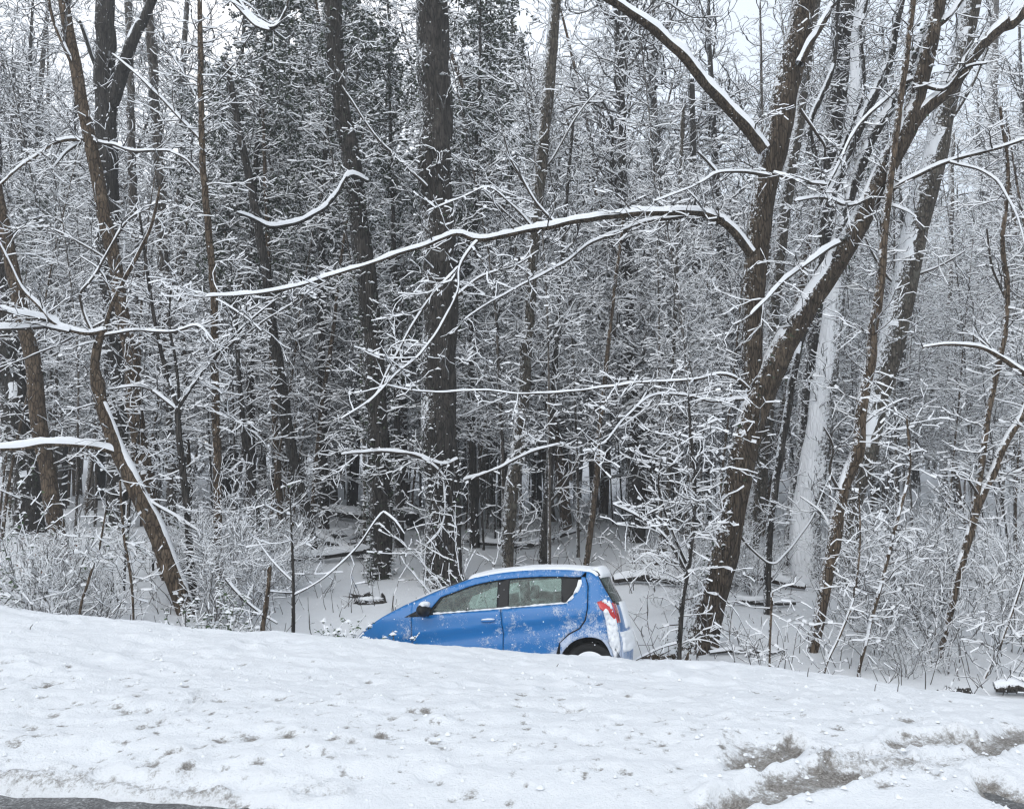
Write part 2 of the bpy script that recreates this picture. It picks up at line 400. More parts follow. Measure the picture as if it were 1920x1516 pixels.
def ridge_vf(C, R, hs, seed=0, gap=0.0):
    """lumpy snow lying along the upper side of a limb"""
    T, S, U, l = frames(C)
    n = len(C); L = np.concatenate([[0], np.cumsum(np.linalg.norm(np.diff(C, axis=0), axis=1))])
    nn = fbm(L*2.3+seed*7.7, L*0+seed, 3); fine = noise2(L*9+seed, L*0+3.3+seed)
    hz = np.clip(l, 0, 1)**.8
    h = hs*.72*hz*(1+.65*nn+.55*fine)*np.clip(R/R.max(), .35, 1)**.5
    off = fbm(L*1.6+seed*2.2, L*0+5, 3)-gap
    h = h*(.25+.75*sstep(-.5, -.25, off))
    h[0] *= .6; h[-1] *= .3
    wd = R*(1.02+.12*noise2(L*5+seed, L*0))*np.clip(.45+.6*hz, .4, 1)
    ks = 9; ang = np.linspace(0, 1, ks)*pi
    c = np.cos(ang); s = np.sin(ang)
    sag = (R*.12+.25*R*noise2(L*3.1+seed, L*0+8))[:, None]
    V = C[:, None]+(wd+.002)[:, None, None]*(c*(1-.12*s))[None, :, None]*S[:, None]+(sag*(1-s)[None]+(R*.95+h)[:, None]*(np.clip(s, 0, 1)[None]**.75))[..., None]*U[:, None]
    idx = np.arange(n*ks).reshape(n, ks)
    F = np.stack([idx[:-1, :-1], idx[:-1, 1:], idx[1:, 1:], idx[1:, :-1]], -1).reshape(-1, 4)[:, ::-1]
    return V.reshape(-1, 3), F
class Segs:
    def __init__(s): s.a = []
    def add(s, x0, y0, z0, x1, y1, z1, r0, r1): s.a.append((x0, y0, z0, x1, y1, z1, r0, r1))
def grow(S, x, y, z, dx, dy, dz, L, r, lev, rng, dens=1.0, step=.12, up=.015, wob=.30):
    n = max(2, int(L/step)); st = L/n; ga = rng.gauss
    tip = max(.0022, r*.35)
    for i in range(n):
        t = i/n
        dx += ga(0, wob); dy += ga(0, wob); dz += ga(0, wob*.8)+up
        l = 1/sqrt(dx*dx+dy*dy+dz*dz); dx *= l; dy *= l; dz *= l
        x2 = x+dx*st; y2 = y+dy*st; z2 = z+dz*st
        r0 = r+(tip-r)*t; r1 = r+(tip-r)*(i+1)/n
        S.a.append((x, y, z, x2, y2, z2, r0, r1))
        x, y, z = x2, y2, z2
        if lev > 0 and rng.random() < dens*(.9 if i else .35):
            for _ in range(1 if rng.random() > .3 else 2):
                ax, ay, az = ga(0, 1), ga(0, 1), ga(0, .9)+.12
                dot = ax*dx+ay*dy+az*dz
                ax -= dot*dx; ay -= dot*dy; az -= dot*dz
                l = sqrt(ax*ax+ay*ay+az*az)+1e-6; k = rng.uniform(.7, 1.5)/l
                cx, cyy, cz = dx+ax*k, dy+ay*k, dz+az*k
                l = 1/sqrt(cx*cx+cyy*cyy+cz*cz)
                grow(S, x, y, z, cx*l, cyy*l, cz*l, L*rng.uniform(.3, .62)*(1-.45*t), r1*.62, lev-1, rng, dens, step*.8, up, wob)
def seg_meshes(A, hs=.018, keep=.88, rs=None, rmin=.0045, wind=True):
    """twig prisms and the roof of snow on each: returns (V,F) of bark, (V,F) of snow"""
    A = np.asarray(A, float); rs = rs or np.random.RandomState(3)
    p0 = A[:, :3]; p1 = A[:, 3:6]; r0 = np.maximum(A[:, 6], rmin)[:, None]; r1 = np.maximum(A[:, 7], rmin)[:, None]
    d = p1-p0; ln = np.linalg.norm(d, axis=1)[:, None]+1e-9; d = d/ln
    s = np.cross(d, [0, 0, 1.0]); l = np.linalg.norm(s, axis=1)[:, None]
    alt = np.cross(d, [.3, -1.0, 0]); alt /= np.linalg.norm(alt, axis=1)[:, None]+1e-9
    s = np.where(l > .12, s/np.maximum(l, .12), alt); u = np.cross(s, d)
    u = np.where(u[:, 2:3] < 0, -u, u)
    n = len(A)
    e = d*.3*r0
    V = np.stack([p0+s*r0+u*r0*.6-e, p0-s*r0+u*r0*.6-e, p0-u*r0*.85-e, p1+s*r1+u*r1*.6+e, p1-s*r1+u*r1*.6+e, p1-u*r1*.85+e], 1).reshape(-1, 3)
    b = (np.arange(n)*6)[:, None]
    F = np.concatenate([b+[0, 1, 4, 3], b+[1, 2, 5, 4], b+[2, 0, 3, 5]])
    m = rs.rand(n) < keep
    hz = np.clip(l[:, 0]*1.15, .22, 1)**.7
    h = (hs*hz*rs.uniform(.6, 1.35, n)+.45*r0[:, 0]*hz)[:, None]
    wf = 1.15
    q0 = p0+u*r0*.3; q1 = p1+u*r1*.3
    jig = rs.uniform(.7, 1.15, n)[:, None]
    fat = rs.rand(n) < .12; wf = np.where(fat, rs.uniform(1.4, 2.3, n), rs.uniform(.8, 1.25, n))[:, None]; h = h*np.where(fat, 1.7, rs.choice([.6, .85, 1.1], n))[:, None]
    q1 = np.where(fat[:, None], q0+(q1-q0)*.5, q1)
    Vs = np.stack([q0+s*r0*wf+s*.002, q0-s*r0*wf-s*.002, q0+u*h*jig, q1+s*r1*wf+s*.002, q1-s*r1*wf-s*.002, q1+u*h], 1)[m].reshape(-1, 3)
    k = int(m.sum()); b = (np.arange(k)*6)[:, None]
    Fs = np.concatenate([b+[0, 2, 5, 3], b+[2, 1, 4, 5]])
    return (V, F), (Vs, Fs)
def cat_mesh(parts):
    Vs, q, t, o = [], [], [], 0
    for p in parts:
        Vs.append(p[0])
        if len(p[1]): q.append(np.asarray(p[1])+o)
        if len(p) > 2 and len(p[2]): t.append(np.asarray(p[2])+o)
        o += len(p[0])
    return np.concatenate(Vs), ([np.concatenate(q)] if q else [])+([np.concatenate(t)] if t else [])
_seed = [100]
def lay_pts(st):
    """points of a log resting on the ground; each lies where the sight line meets the snow"""
    Ys = np.array([ground_at(p[0], p[1]+p[2]*.6) for p in st]); Ys = Ys*.5+Ys.mean()*.5
    out = []
    for p, Y in zip(st, Ys):
        q = P(p[0], p[1], Y); q.z = max(q.z, h1(q.x, q.y)+p[2]*Y/FPX*.8+.02); out.append(q)
    return out
def hero(name, label, stems, limbs=(), Y=None, bark=None, cat='tree', group=None, twig=(2.2, .55, 1), stemtwig=.8, flare=.0, hs=.018,
         down=True, leaves=None, up_ext=True, drift=.6, stemsnow=.5, rough=.05, twmat=None, lay=False, ivy=0):
    """a tree traced limb by limb: every point is (u, v, width in picture pixels) on the tree's own distance"""
    _seed[0] += 1; sd = _seed[0]; rng = random.Random(sd)
    bark = bark or M_BARK_GREY
    u0, v0 = stems[0][0][:2]
    if Y is None: Y = ground_at(u0, v0)
    k = Y/FPX
    root = None; A = Segs(); nodes = []
    dy_of = {}
    for i, st in enumerate(stems):
        st = [tuple(p) for p in st]
        d0 = 0 if i == 0 else 0.0
        d1 = 0 if i == 0 else rng.uniform(-.5, .5)
        if up_ext and st[-1][1] <= 5:
            a, b = st[-2], st[-1]; m = 420/max(40, math.hypot(b[0]-a[0], b[1]-a[1]))
            st.append((b[0]+(b[0]-a[0])*m, b[1]-400, b[2]*.6))
            st.append((st[-1][0]+(b[0]-a[0])*m*.5, b[1]-700, b[2]*.25))
        n = len(st)
        pts = lay_pts(st) if lay else [P(p[0], p[1], Y+d0+(d1-d0)*j/max(1, n-1)) for j, p in enumerate(st)]
        rad = [p[2]*k/2 for p in st]
        if i == 0 and down:
            z = h1(pts[0].x, pts[0].y)
            if pts[0].z > z-.15:
                q = pts[0]+(pts[0]-pts[1]).normalized()*(.1)
                q = Vector((pts[0].x+(pts[0].x-pts[1].x)*.2, pts[0].y, z-.2)); pts.insert(0, q); rad.insert(0, rad[0]*1.1)
        if root is None:
            base = pts[0].copy(); base.z = max(base.z, h1(base.x, base.y)) if down else base.z
            root = empty(name, base, label, cat, group)
            o3 = np.array(base)
        C, R = spline(pts, rad, max(.05, min(.14, rad[0]*.8)))
        if len(C) > 8:   # small natural waviness
            L = np.arange(len(C))*.12
            C[:, 0] += .25*R*noise2(L*1.3+sd, L*0+1.5); C[:, 1] += .8*R*noise2(L*1.1, L*0+sd)
        ns = 22 if rad[0] > .1 else (12 if rad[0] > .04 else 7)
        V, F, T = tube_vf(C, R, ns, rough, sd+i, flare if i == 0 else 0, stable=True)
        nm = 'trunk' if i == 0 else 'stem'
        tr = mobj(nm, V-o3, [F, T], bark, root, True)
        nodes.append((C, R))
        if stemsnow > 0:
            T_, S_, U_, l_ = frames(C)
            if l_.max() > .3:
                V, F = ridge_vf(C, R, max(.02, R.mean()*stemsnow), sd+i, gap=.15)
                keep = (l_[:-1] > .27).repeat(8)
                if keep.any(): tag(mobj('snow', V-o3, [F[keep]], M_SNOW, tr, True), kind='stuff')
        ntw = int(stemtwig*len(C)*np.mean(np.linalg.norm(np.diff(C, axis=0), axis=1))*3)
        for _ in range(ntw):
            j = rng.randrange(len(C)); a = rng.uniform(0, 2*pi); x, y, z = C[j]
            grow(A, x, y, z, cos(a), sin(a)*.7, rng.uniform(-.1, .7), twig[1]*rng.uniform(.5, 1.5), max(.004, min(.010, R[j]*.3)), twig[2], rng)
    for i, lb in enumerate(limbs):
        opt = {}
        if isinstance(lb, tuple): lb, opt = lb
        n = len(lb); d0 = opt.get('d0', 0); d1 = opt.get('d1', rng.uniform(-drift, drift))
        pts = [P(p[0], p[1], Y+d0+(d1-d0)*j/max(1, n-1)) for j, p in enumerate(lb)]
        rad = [max(p[2]*k/2*(.7 if name == 'leaning_tree' else .85), .006) for p in lb]
        C, R = spline(pts, rad, .07)
        L = np.arange(len(C))*.07
        C[:, 2] += .03*noise2(L*2.4+i, L*0+sd); C[:, 1] += .05*noise2(L*2+i, L*0+sd+4)
        V, F, T = tube_vf(C, R, 9 if rad[0] > .03 else 6, .05, sd+i, stable=True)
        br = mobj('branch', V-o3, [F, T], bark if rad[0] > .035 else (twmat or M_TWIG), root, True)
        sk = opt.get('snow', max(.022, .6*R.mean()+.014))*.85
        V, F = ridge_vf(C, R, sk, sd+i*3, gap=opt.get('gap', 0)); mobj('snow', V-o3, [F], M_SNOW, br, True)
        ln = len(C)*.07
        for _ in range(int(ln*twig[0]*opt.get('tw', 1))):
            j = rng.randrange(2, len(C)) if len(C) > 3 else 1
            t = C[j]-C[j-1]; t /= np.linalg.norm(t); x, y, z = C[j]
            ax, ay, az = rng.gauss(0, 1), rng.gauss(0, 1), rng.gauss(.12, .75)
            dx, dy, dz = t[0]*.7+ax*.6, t[1]*.7+ay*.6, t[2]*.7+az*.6; l = 1/sqrt(dx*dx+dy*dy+dz*dz)
            grow(A, x, y, z, dx*l, dy*l, dz*l, twig[1]*rng.uniform(.5, 1.6), max(.004, min(.011, R[j]*.5)), twig[2], rng)
    if ivy:
        rs_ = np.random.RandomState(sd); C, R = nodes[0]; m = int(len(C)*ivy); j = (rs_.rand(m)**1.3*len(C)*.95).astype(int)
        an = rs_.uniform(0, 2*pi, m); an = np.where(rs_.rand(m) < .5, pi+rs_.normal(0, .8, m), an); keep_ = fbm(np.cos(an)*1.5+sd, C[j, 2]*1.1, 3) > -.1
        rr_ = R[j]*1.0+np.abs(rs_.normal(0, .07, m)); pt = C[j]+np.stack([np.cos(an)*rr_, np.sin(an)*rr_, rs_.uniform(-.06, .06, m)], 1)
        (V, F), (Vs, Fs) = leaf_mesh(pt[keep_], rs_, .07, .40)
        iv = mobj('ivy', V-o3, [F], M_LEAF, root); tag(iv, kind='stuff'); tag(mobj('snow', Vs-o3, [Fs], M_TSNOW, iv), kind='stuff')
    if A.a:
        (V, F), (Vs, Fs) = seg_meshes(A.a, hs=hs, rs=np.random.RandomState(sd), rmin=.0032*max(1, Y/11))
        tw = tag(mobj('twigs', V-o3, [F], twmat or M_TWIG, root), kind='stuff')
        tag(mobj('snow', Vs-o3, [Fs], M_TSNOW, tw), kind='stuff')
        if leaves:
            add_leaves(A.a, o3, root, rng, *leaves)
    return root
def leaf_mesh(pts, rs, size, snow_frac=.35):
    n = len(pts)
    d = rs.normal(size=(n, 3)); d[:, 2] = d[:, 2]*.5-.35; d /= np.linalg.norm(d, axis=1)[:, None]
    s = np.cross(d, rs.normal(size=(n, 3))*.5+[0, 0, 1.0]); s /= np.linalg.norm(s, axis=1)[:, None]+1e-6
    L = (size*rs.uniform(.6, 1.3, n))[:, None]; W = L*.30; nn = np.cross(s, d)
    a = pts; 
    V = np.stack([a, a+d*L*.45+s*W-nn*W*.3, a+d*L, a+d*L*.45-s*W-nn*W*.3, a+d*L*.5+nn*W*.12], 1).reshape(-1, 3)
    b = (np.arange(n)*5)[:, None]
    F = np.concatenate([b+[0, 1, 4], b+[1, 2, 4], b+[2, 3, 4], b+[3, 0, 4]])
    m = rs.rand(n) < snow_frac
    c = (a+d*L*.5)[m]; k = len(c); R = L[m]*rs.uniform(.35, .8, (k, 1)); up = np.array([0, 0, 1.0])
    e1 = np.array([1.0, 0, 0]); e2 = np.array([0, 1.0, 0])
    Vs = np.stack([c+up*.004+e1*R, c+up*.004+e2*R*.8, c+up*.004-e1*R, c+up*.004-e2*R*.8, c+up*R*.75], 1).reshape(-1, 3)
    b = (np.arange(k)*5)[:, None]
    Fs = np.concatenate([b+[0, 1, 4], b+[1, 2, 4], b+[2, 3, 4], b+[3, 0, 4]])
    return (V, F), (Vs, Fs)
def add_leaves(A, o3, root, rng, frac, size, mat, snow=.35, nm='leaves'):
    A = np.asarray(A); rs = np.random.RandomState(rng.randrange(9999))
    k = int(len(A)*frac)
    i = rs.randint(0, len(A), k); t = rs.rand(k, 1)
    pts = A[i, :3]*(1-t)+A[i, 3:6]*t+rs.normal(0, size*.25, (k, 3))
    (V, F), (Vs, Fs) = leaf_mesh(pts, rs, size, snow)
    lv = tag(mobj(nm, V-o3, [F], mat, root), kind='stuff')
    if len(Fs): tag(mobj('snow', Vs-o3, [Fs], M_TSNOW, lv), kind='stuff')

# ---- the big forked tree right of the car
hero('leaning_tree', 'thick brown forked tree leaning right of the blue car, roots in the snow',
  [[(1302, 1222, 64), (1326, 1150, 56), (1352, 1050, 52), (1374, 940, 50), (1394, 840, 50), (1424, 745, 54), (1466, 650, 44), (1515, 575, 41), (1570, 490, 40), (1620, 400, 39), (1665, 310, 38), (1705, 230, 37), (1728, 140, 32), (1745, 60, 30), (1758, 0, 28)],
   [(1416, 780, 40), (1412, 690, 38), (1410, 600, 38), (1414, 500, 45), (1426, 400, 46), (1448, 290, 50), (1470, 190, 50), (1492, 90, 50), (1510, 0, 46)],
   [(1672, 300, 26), (1725, 215, 25), (1780, 165, 26), (1835, 90, 24), (1880, 45, 24), (1935, 5, 22)]],
  [([(1432, 282, 34), (1385, 222, 30), (1330, 165, 27), (1270, 95, 26), (1205, 40, 24), (1130, -8, 20), (1050, -50, 16)], dict(snow=.15, d1=-.8, tw=.25)),
   ([(1408, 475, 26), (1375, 432, 22), (1335, 405, 20), (1285, 398, 18), (1200, 400, 17), (1100, 411, 16), (1000, 430, 14), (900, 448, 13), (855, 440, 10), (790, 462, 9), (700, 492, 8), (600, 524, 6), (500, 548, 5), (385, 557, 3)], dict(snow=.10, d1=-1.6, tw=.75)),
   ([(1290, 405, 11), (1230, 412, 10), (1180, 428, 9), (1110, 455, 8), (1060, 492, 7), (1000, 524, 5), (930, 560, 4), (870, 600, 3)], dict(snow=.055, d1=-.2, d0=-.2)),
   ([(895, 452, 9), (862, 500, 7), (858, 545, 6), (830, 605, 6), (790, 662, 5), (745, 700, 4), (690, 755, 3)], dict(snow=.04, d0=-1, d1=-1.4)),
   ([(860, 500, 6), (795, 575, 5), (730, 690, 5), (700, 745, 4), (640, 785, 3)], dict(snow=.035, d0=-1, d1=-1.2)),
   ([(1040, 418, 8), (1005, 380, 6), (972, 325, 6), (958, 300, 4), (945, 255, 3)], dict(snow=.05, d0=-.6, d1=-1)),
   ([(1000, 428, 6), (960, 385, 5), (915, 352, 4), (860, 372, 3), (800, 398, 3)], dict(snow=.04, d0=-.6, d1=-.8)),
   ([(1640, 378, 13), (1690, 345, 11), (1740, 318, 10), (1790, 300, 9), (1850, 283, 8), (1935, 258, 6)], dict(snow=.06, d1=-1)),
   ([(1780, 304, 7), (1830, 315, 6), (1868, 340, 6), (1892, 375, 5), (1912, 425, 4), (1925, 470, 3)], dict(snow=.045, d0=-.6, d1=-1.4)),
   ([(1632, 372, 10), (1590, 385, 8), (1545, 372, 7), (1490, 376, 5)], dict(snow=.07, d1=-.6)),
   ([(1640, 375, 6), (1690, 392, 5), (1720, 408, 3)], dict(snow=.05, d1=-.6)),
   ([(1716, 148, 12), (1690, 160, 10), (1640, 205, 9), (1600, 250, 8), (1572, 310, 7), (1552, 345, 6)], dict(snow=.05, d1=-.4)),
   ([(1712, 152, 14), (1770, 168, 10), (1810, 128, 8), (1850, 118, 4)], dict(snow=.05, d1=-.8)),
   ([(1575, 455, 12), (1530, 482, 10), (1488, 512, 9), (1445, 552, 8), (1408, 590, 6)], dict(snow=.08, d0=-.25, d1=-.6)),
   ([(1418, 745, 14), (1385, 712, 9), (1350, 702, 8), (1290, 712, 7), (1200, 718, 6), (1100, 730, 6), (1010, 738, 5), (900, 732, 4), (800, 735, 4), (720, 722, 3)], dict(snow=.04, d1=-1.3, tw=.8)),
   ([(1400, 748, 9), (1340, 752, 7), (1280, 740, 6), (1225, 742, 5), (1180, 775, 4), (1140, 822, 3)], dict(snow=.05, d1=-1.0)),
   ([(1445, 330, 12), (1400, 322, 8), (1345, 325, 7), (1320, 340, 5), (1270, 362, 4), (1225, 378, 3)], dict(snow=.05, d0=-.25, d1=-1)),
   ([(1450, 325, 10), (1490, 338, 9), (1550, 348, 7)], dict(snow=.06, d0=-.28, d1=-.6)),
   ([(1345, 325, 6), (1322, 300, 6), (1308, 285, 4)], dict(snow=.09, d0=-.5, d1=-.8, tw=.4)),
   ([(1500, 120, 22), (1520, 80, 18), (1545, 40, 16), (1565, 0, 14), (1590, -60, 10)], dict(snow=.10, d1=.2)),
   ([(1745, 55, 16), (1775, 35, 14), (1800, 5, 10), (1830, -40, 6)], dict(snow=.10, d1=.2)),
   ([(1500, 205, 9), (1530, 250, 8), (1548, 275, 7), (1545, 300, 5)], dict(snow=.05, d1=.2)),
   ([(1385, 1000, 8), (1440, 1055, 7), (1475, 1035, 7), (1520, 975, 6), (1548, 910, 4), (1562, 880, 3)], dict(snow=.012, d0=1.2, d1=1.5, tw=.1)),
  ], Y=11.6, bark=M_BARK_BIG, twig=(4.2, .6, 1), stemtwig=.5, flare=.6, stemsnow=.42, rough=.09, ivy=7)
for pts_ in ([(1300, 1200, 26), (1272, 1215, 20), (1250, 1232, 12)], [(1315, 1205, 26), (1330, 1225, 16), (1345, 1240, 8)]):
    pass
# stems fanning out behind the fork
hero('multi_stemmed_tree', 'slim snow plastered stems fanning up behind the fork of the big leaning tree',
  [[(1440, 1035, 14), (1455, 900, 14), (1478, 760, 15), (1500, 640, 14), (1535, 500, 15), (1545, 400, 14), (1575, 330, 16), (1620, 220, 17), (1665, 120, 16), (1690, 0, 15)],
   [(1500, 640, 14), (1560, 480, 16), (1600, 350, 20), (1640, 250, 20), (1690, 170, 18), (1725, 80, 16), (1760, 0, 14)],
   [(1535, 500, 8), (1545, 400, 8), (1552, 345, 8), (1590, 250, 8), (1620, 160, 8), (1612, 60, 8), (1625, 0, 7)],
   [(1545, 400, 9), (1530, 300, 9), (1520, 230, 10), (1560, 130, 10), (1570, 0, 10)]],
  [], Y=13.4, bark=M_BARK_DARK, twig=(3, .5, 1), stemtwig=1.6, stemsnow=1.2)
hero('dark_trunk_tree', 'dark straight trunk rising behind the right fork of the big leaning tree',
  [[(1490, 985, 34), (1505, 850, 32), (1520, 700, 32), (1535, 500, 34), (1555, 300, 38), (1570, 150, 42), (1580, 0, 44)]],
  [([(1572, 130, 9), (1570, 60, 8), (1568, 0, 6)], dict(d0=-.3, d1=-.4))], Y=17.5, bark=M_BARK_DARK, stemtwig=1.3, twig=(2, .8, 1))
hero('slender_tree', 'slender dark pole of a tree close behind the big leaning trunk',
  [[(1405, 1030, 34), (1418, 920, 34), (1432, 800, 34), (1445, 680, 30), (1450, 560, 28), (1470, 400, 26), (1500, 200, 22), (1530, 0, 18)]],
  [], bark=M_BARK_GREY, stemtwig=1.5, twig=(2, .8, 1))
hero('slender_tree', 'thin grey tree leaning right, second from the big leaning trunk',
  [[(1430, 1005, 16), (1448, 900, 18), (1468, 780, 18), (1488, 660, 18), (1500, 540, 16), (1530, 380, 15), (1560, 200, 13), (1590, 0, 12)]],
  [], bark=M_BARK_TAN, stemtwig=1.5, twig=(2, .8, 1))
hero('snow_plastered_tree', 'broad trunk plastered white with driven snow, right of the big leaning tree',
  [[(1512, 960, 50), (1530, 850, 47), (1542, 740, 43), (1556, 630, 38), (1568, 520, 34), (1585, 380, 30), (1600, 200, 26), (1615, 0, 22)]],
  [], Y=16.5, bark=M_BARK_PLAST, stemtwig=4, twig=(3, .7, 1), stemsnow=.8, rough=.12)
hero('crooked_tree', 'crooked slim brown tree leaning right with bare lower trunk and a snow collar',
  [[(1524, 1226, 19), (1542, 1130, 22), (1558, 1040, 24), (1566, 985, 26), (1580, 920, 22), (1607, 850, 25), (1613, 770, 22), (1628, 690, 22), (1640, 600, 19), (1652, 500, 17), (1662, 400, 15), (1680, 250, 13), (1700, 100, 12), (1712, 0, 11)]],
  [([(1560, 1000, 6), (1540, 960, 5), (1500, 930, 3)], {}), ([(1610, 800, 7), (1650, 770, 5), (1700, 745, 3)], {}), ([(1580, 930, 7), (1556, 885, 6), (1562, 840, 5), (1545, 800, 3)], {})],
  bark=M_BARK_TAN, stemtwig=1.4, twig=(3, .6, 1))
hero('mottled_tree', 'mottled grey trunk leaning right behind the crooked brown tree',
  [[(1590, 985, 42), (1612, 880, 42), (1640, 760, 44), (1668, 660, 46), (1690, 560, 46), (1712, 450, 46), (1740, 330, 44), (1768, 220, 42), (1800, 100, 38), (1822, 0, 36)]],
  [([(1760, 250, 10), (1800, 200, 8), (1840, 120, 6), (1870, 40, 4)], {}), ([(1690, 545, 8), (1650, 500, 6), (1620, 440, 4)], {}), ([(1700, 520, 8), (1760, 500, 5), (1810, 470, 3)], {})],
  Y=15.5, bark=M_BARK_GREY, stemtwig=1.3, twig=(3, .7, 1))
hero('leaning_sapling', 'thin brown tree at the right edge leaning right over the snow, forking high',
  [[(1757, 1240, 12), (1775, 1170, 13), (1795, 1080, 15), (1815, 1010, 17), (1835, 940, 16), (1862, 885, 15), (1885, 830, 14), (1920, 770, 12), (1960, 690, 10)],
   [(1818, 1000, 12), (1838, 880, 12), (1852, 780, 11), (1868, 700, 11), (1884, 620, 10), (1888, 540, 10), (1880, 450, 8), (1890, 330, 7), (1875, 200, 5)]],
  [([(1930, 705, 14), (1880, 672, 10), (1835, 650, 8), (1780, 645, 6), (1730, 650, 4)], dict(snow=.05, d0=-.3, d1=-.6)),
   ([(1920, 690, 8), (1895, 680, 9), (1870, 665, 7), (1840, 640, 4), (1810, 620, 3)], dict(snow=.06)),
   ([(1885, 560, 6), (1860, 500, 5), (1850, 430, 4)], {}), ([(1838, 935, 6), (1815, 900, 5), (1790, 885, 3)], {})],
  bark=M_BARK_TAN, stemtwig=2.2, twig=(4, .5, 1))
# ---- centre
hero('large_dark_tree', 'largest straight dark trunk standing directly behind the nose of the blue car',
  [[(832, 1095, 72), (828, 1000, 68), (826, 880, 66), (824, 740, 66), (822, 600, 66), (820, 450, 66), (816, 300, 64), (814, 150, 64), (812, 0, 62)]],
  [([(858, 860, 8), (835, 870, 7), (800, 862, 7), (760, 848, 8), (700, 846, 7), (640, 852, 4)], dict(snow=.05, d0=-.3, d1=-.9)),
   ([(850, 960, 8), (840, 910, 7), (820, 880, 6), (790, 858, 5)], dict(snow=.05, d0=-.3, d1=-.6)),
   ([(832, 900, 7), (834, 960, 6), (822, 1000, 5), (800, 1020, 3)], dict(snow=.05, d0=-.5, d1=-.7)),
   ([(870, 900, 6), (930, 880, 5), (990, 850, 5), (1060, 830, 3)], dict(snow=.05, d0=-.4, d1=-.9)),
   ([(850, 560, 8), (900, 520, 6), (960, 500, 5), (1010, 470, 3)], dict(d0=-.3)),
   ([(800, 350, 8), (750, 300, 6), (700, 250, 5), (640, 160, 4)], dict(d0=-.3))],
  bark=M_BARK_DARK, stemtwig=2.0, twig=(4, .8, 1), flare=.15, rough=.05, leaves=(.25, .055, M_LEAF, .4), ivy=9)
hero('red_brown_tree', 'ivy clad dark trunk leaning slightly left, just left of the largest dark trunk',
  [[(712, 1085, 38), (714, 1000, 42), (713, 900, 44), (708, 800, 42), (700, 700, 42), (692, 600, 40), (678, 450, 38), (660, 320, 36), (640, 200, 36), (628, 100, 36), (622, 0, 36)]],
  [([(700, 560, 7), (650, 520, 6), (600, 500, 4)], {}), ([(690, 340, 8), (655, 330, 9), (625, 372, 9), (590, 402, 9), (545, 420, 9), (505, 424, 8), (470, 408, 6), (445, 400, 4)], dict(snow=.09, d0=-.3, d1=-1.6, tw=.5))],
  bark=M_BARK_DARK, stemtwig=2.8, twig=(3, .7, 1), leaves=(.6, .07, M_LEAF, .4), ivy=26)
hero('slim_tree', 'slim brown tree curving up right just behind the roof of the blue car',
  [[(950, 1068, 22), (956, 960, 27), (965, 880, 26), (976, 780, 26), (984, 690, 24), (990, 600, 24), (998, 480, 24), (1010, 350, 26), (1020, 240, 26), (1032, 120, 26), (1042, 0, 22)]],
  [([(1012, 330, 6), (1040, 290, 5), (1080, 220, 4), (1120, 170, 3)], {}), ([(985, 700, 6), (1030, 650, 5), (1080, 560, 4)], {}), ([(1000, 440, 6), (950, 400, 5), (900, 350, 4), (860, 300, 3)], {})],
  bark=M_BARK_GREY, stemtwig=1.6, twig=(3, .7, 1))
hero('slim_tree', 'short dark straight tree rising behind the middle of the car roof',
  [[(1018, 1062, 18), (1022, 980, 18), (1030, 880, 16), (1036, 780, 14), (1040, 680, 12), (1048, 560, 10), (1060, 400, 8), (1075, 220, 6)]],
  [([(1025, 950, 6), (1060, 905, 5), (1090, 850, 4)], {})], bark=M_BARK_DARK, stemtwig=2.4, twig=(3, .7, 1))
hero('slim_tree', 'thin tan tree above the rear end of the blue car',
  [[(1098, 1064, 11), (1108, 980, 12), (1118, 900, 12), (1122, 820, 10), (1135, 700, 9), (1150, 560, 7), (1170, 400, 6)]],
  [], bark=M_BARK_TAN, stemtwig=2.6, twig=(3, .7, 1))
hero('arching_sapling', 'thin forked sapling with wiry stems beside the foot of the big leaning tree',
  [[(1272, 1222, 11), (1278, 1140, 10), (1290, 1060, 10), (1300, 980, 9), (1302, 900, 7), (1296, 820, 6), (1290, 740, 4)],
   [(1285, 1070, 7), (1250, 1010, 6), (1200, 970, 6), (1150, 945, 4)], [(1286, 1055, 6), (1262, 1000, 5), (1235, 920, 4), (1240, 860, 3)]],
  [([(1270, 1205, 6), (1235, 1215, 5), (1190, 1238, 4)], {})], Y=10.6, bark=M_BARK_DARK, stemtwig=4, twig=(3, .6, 1))
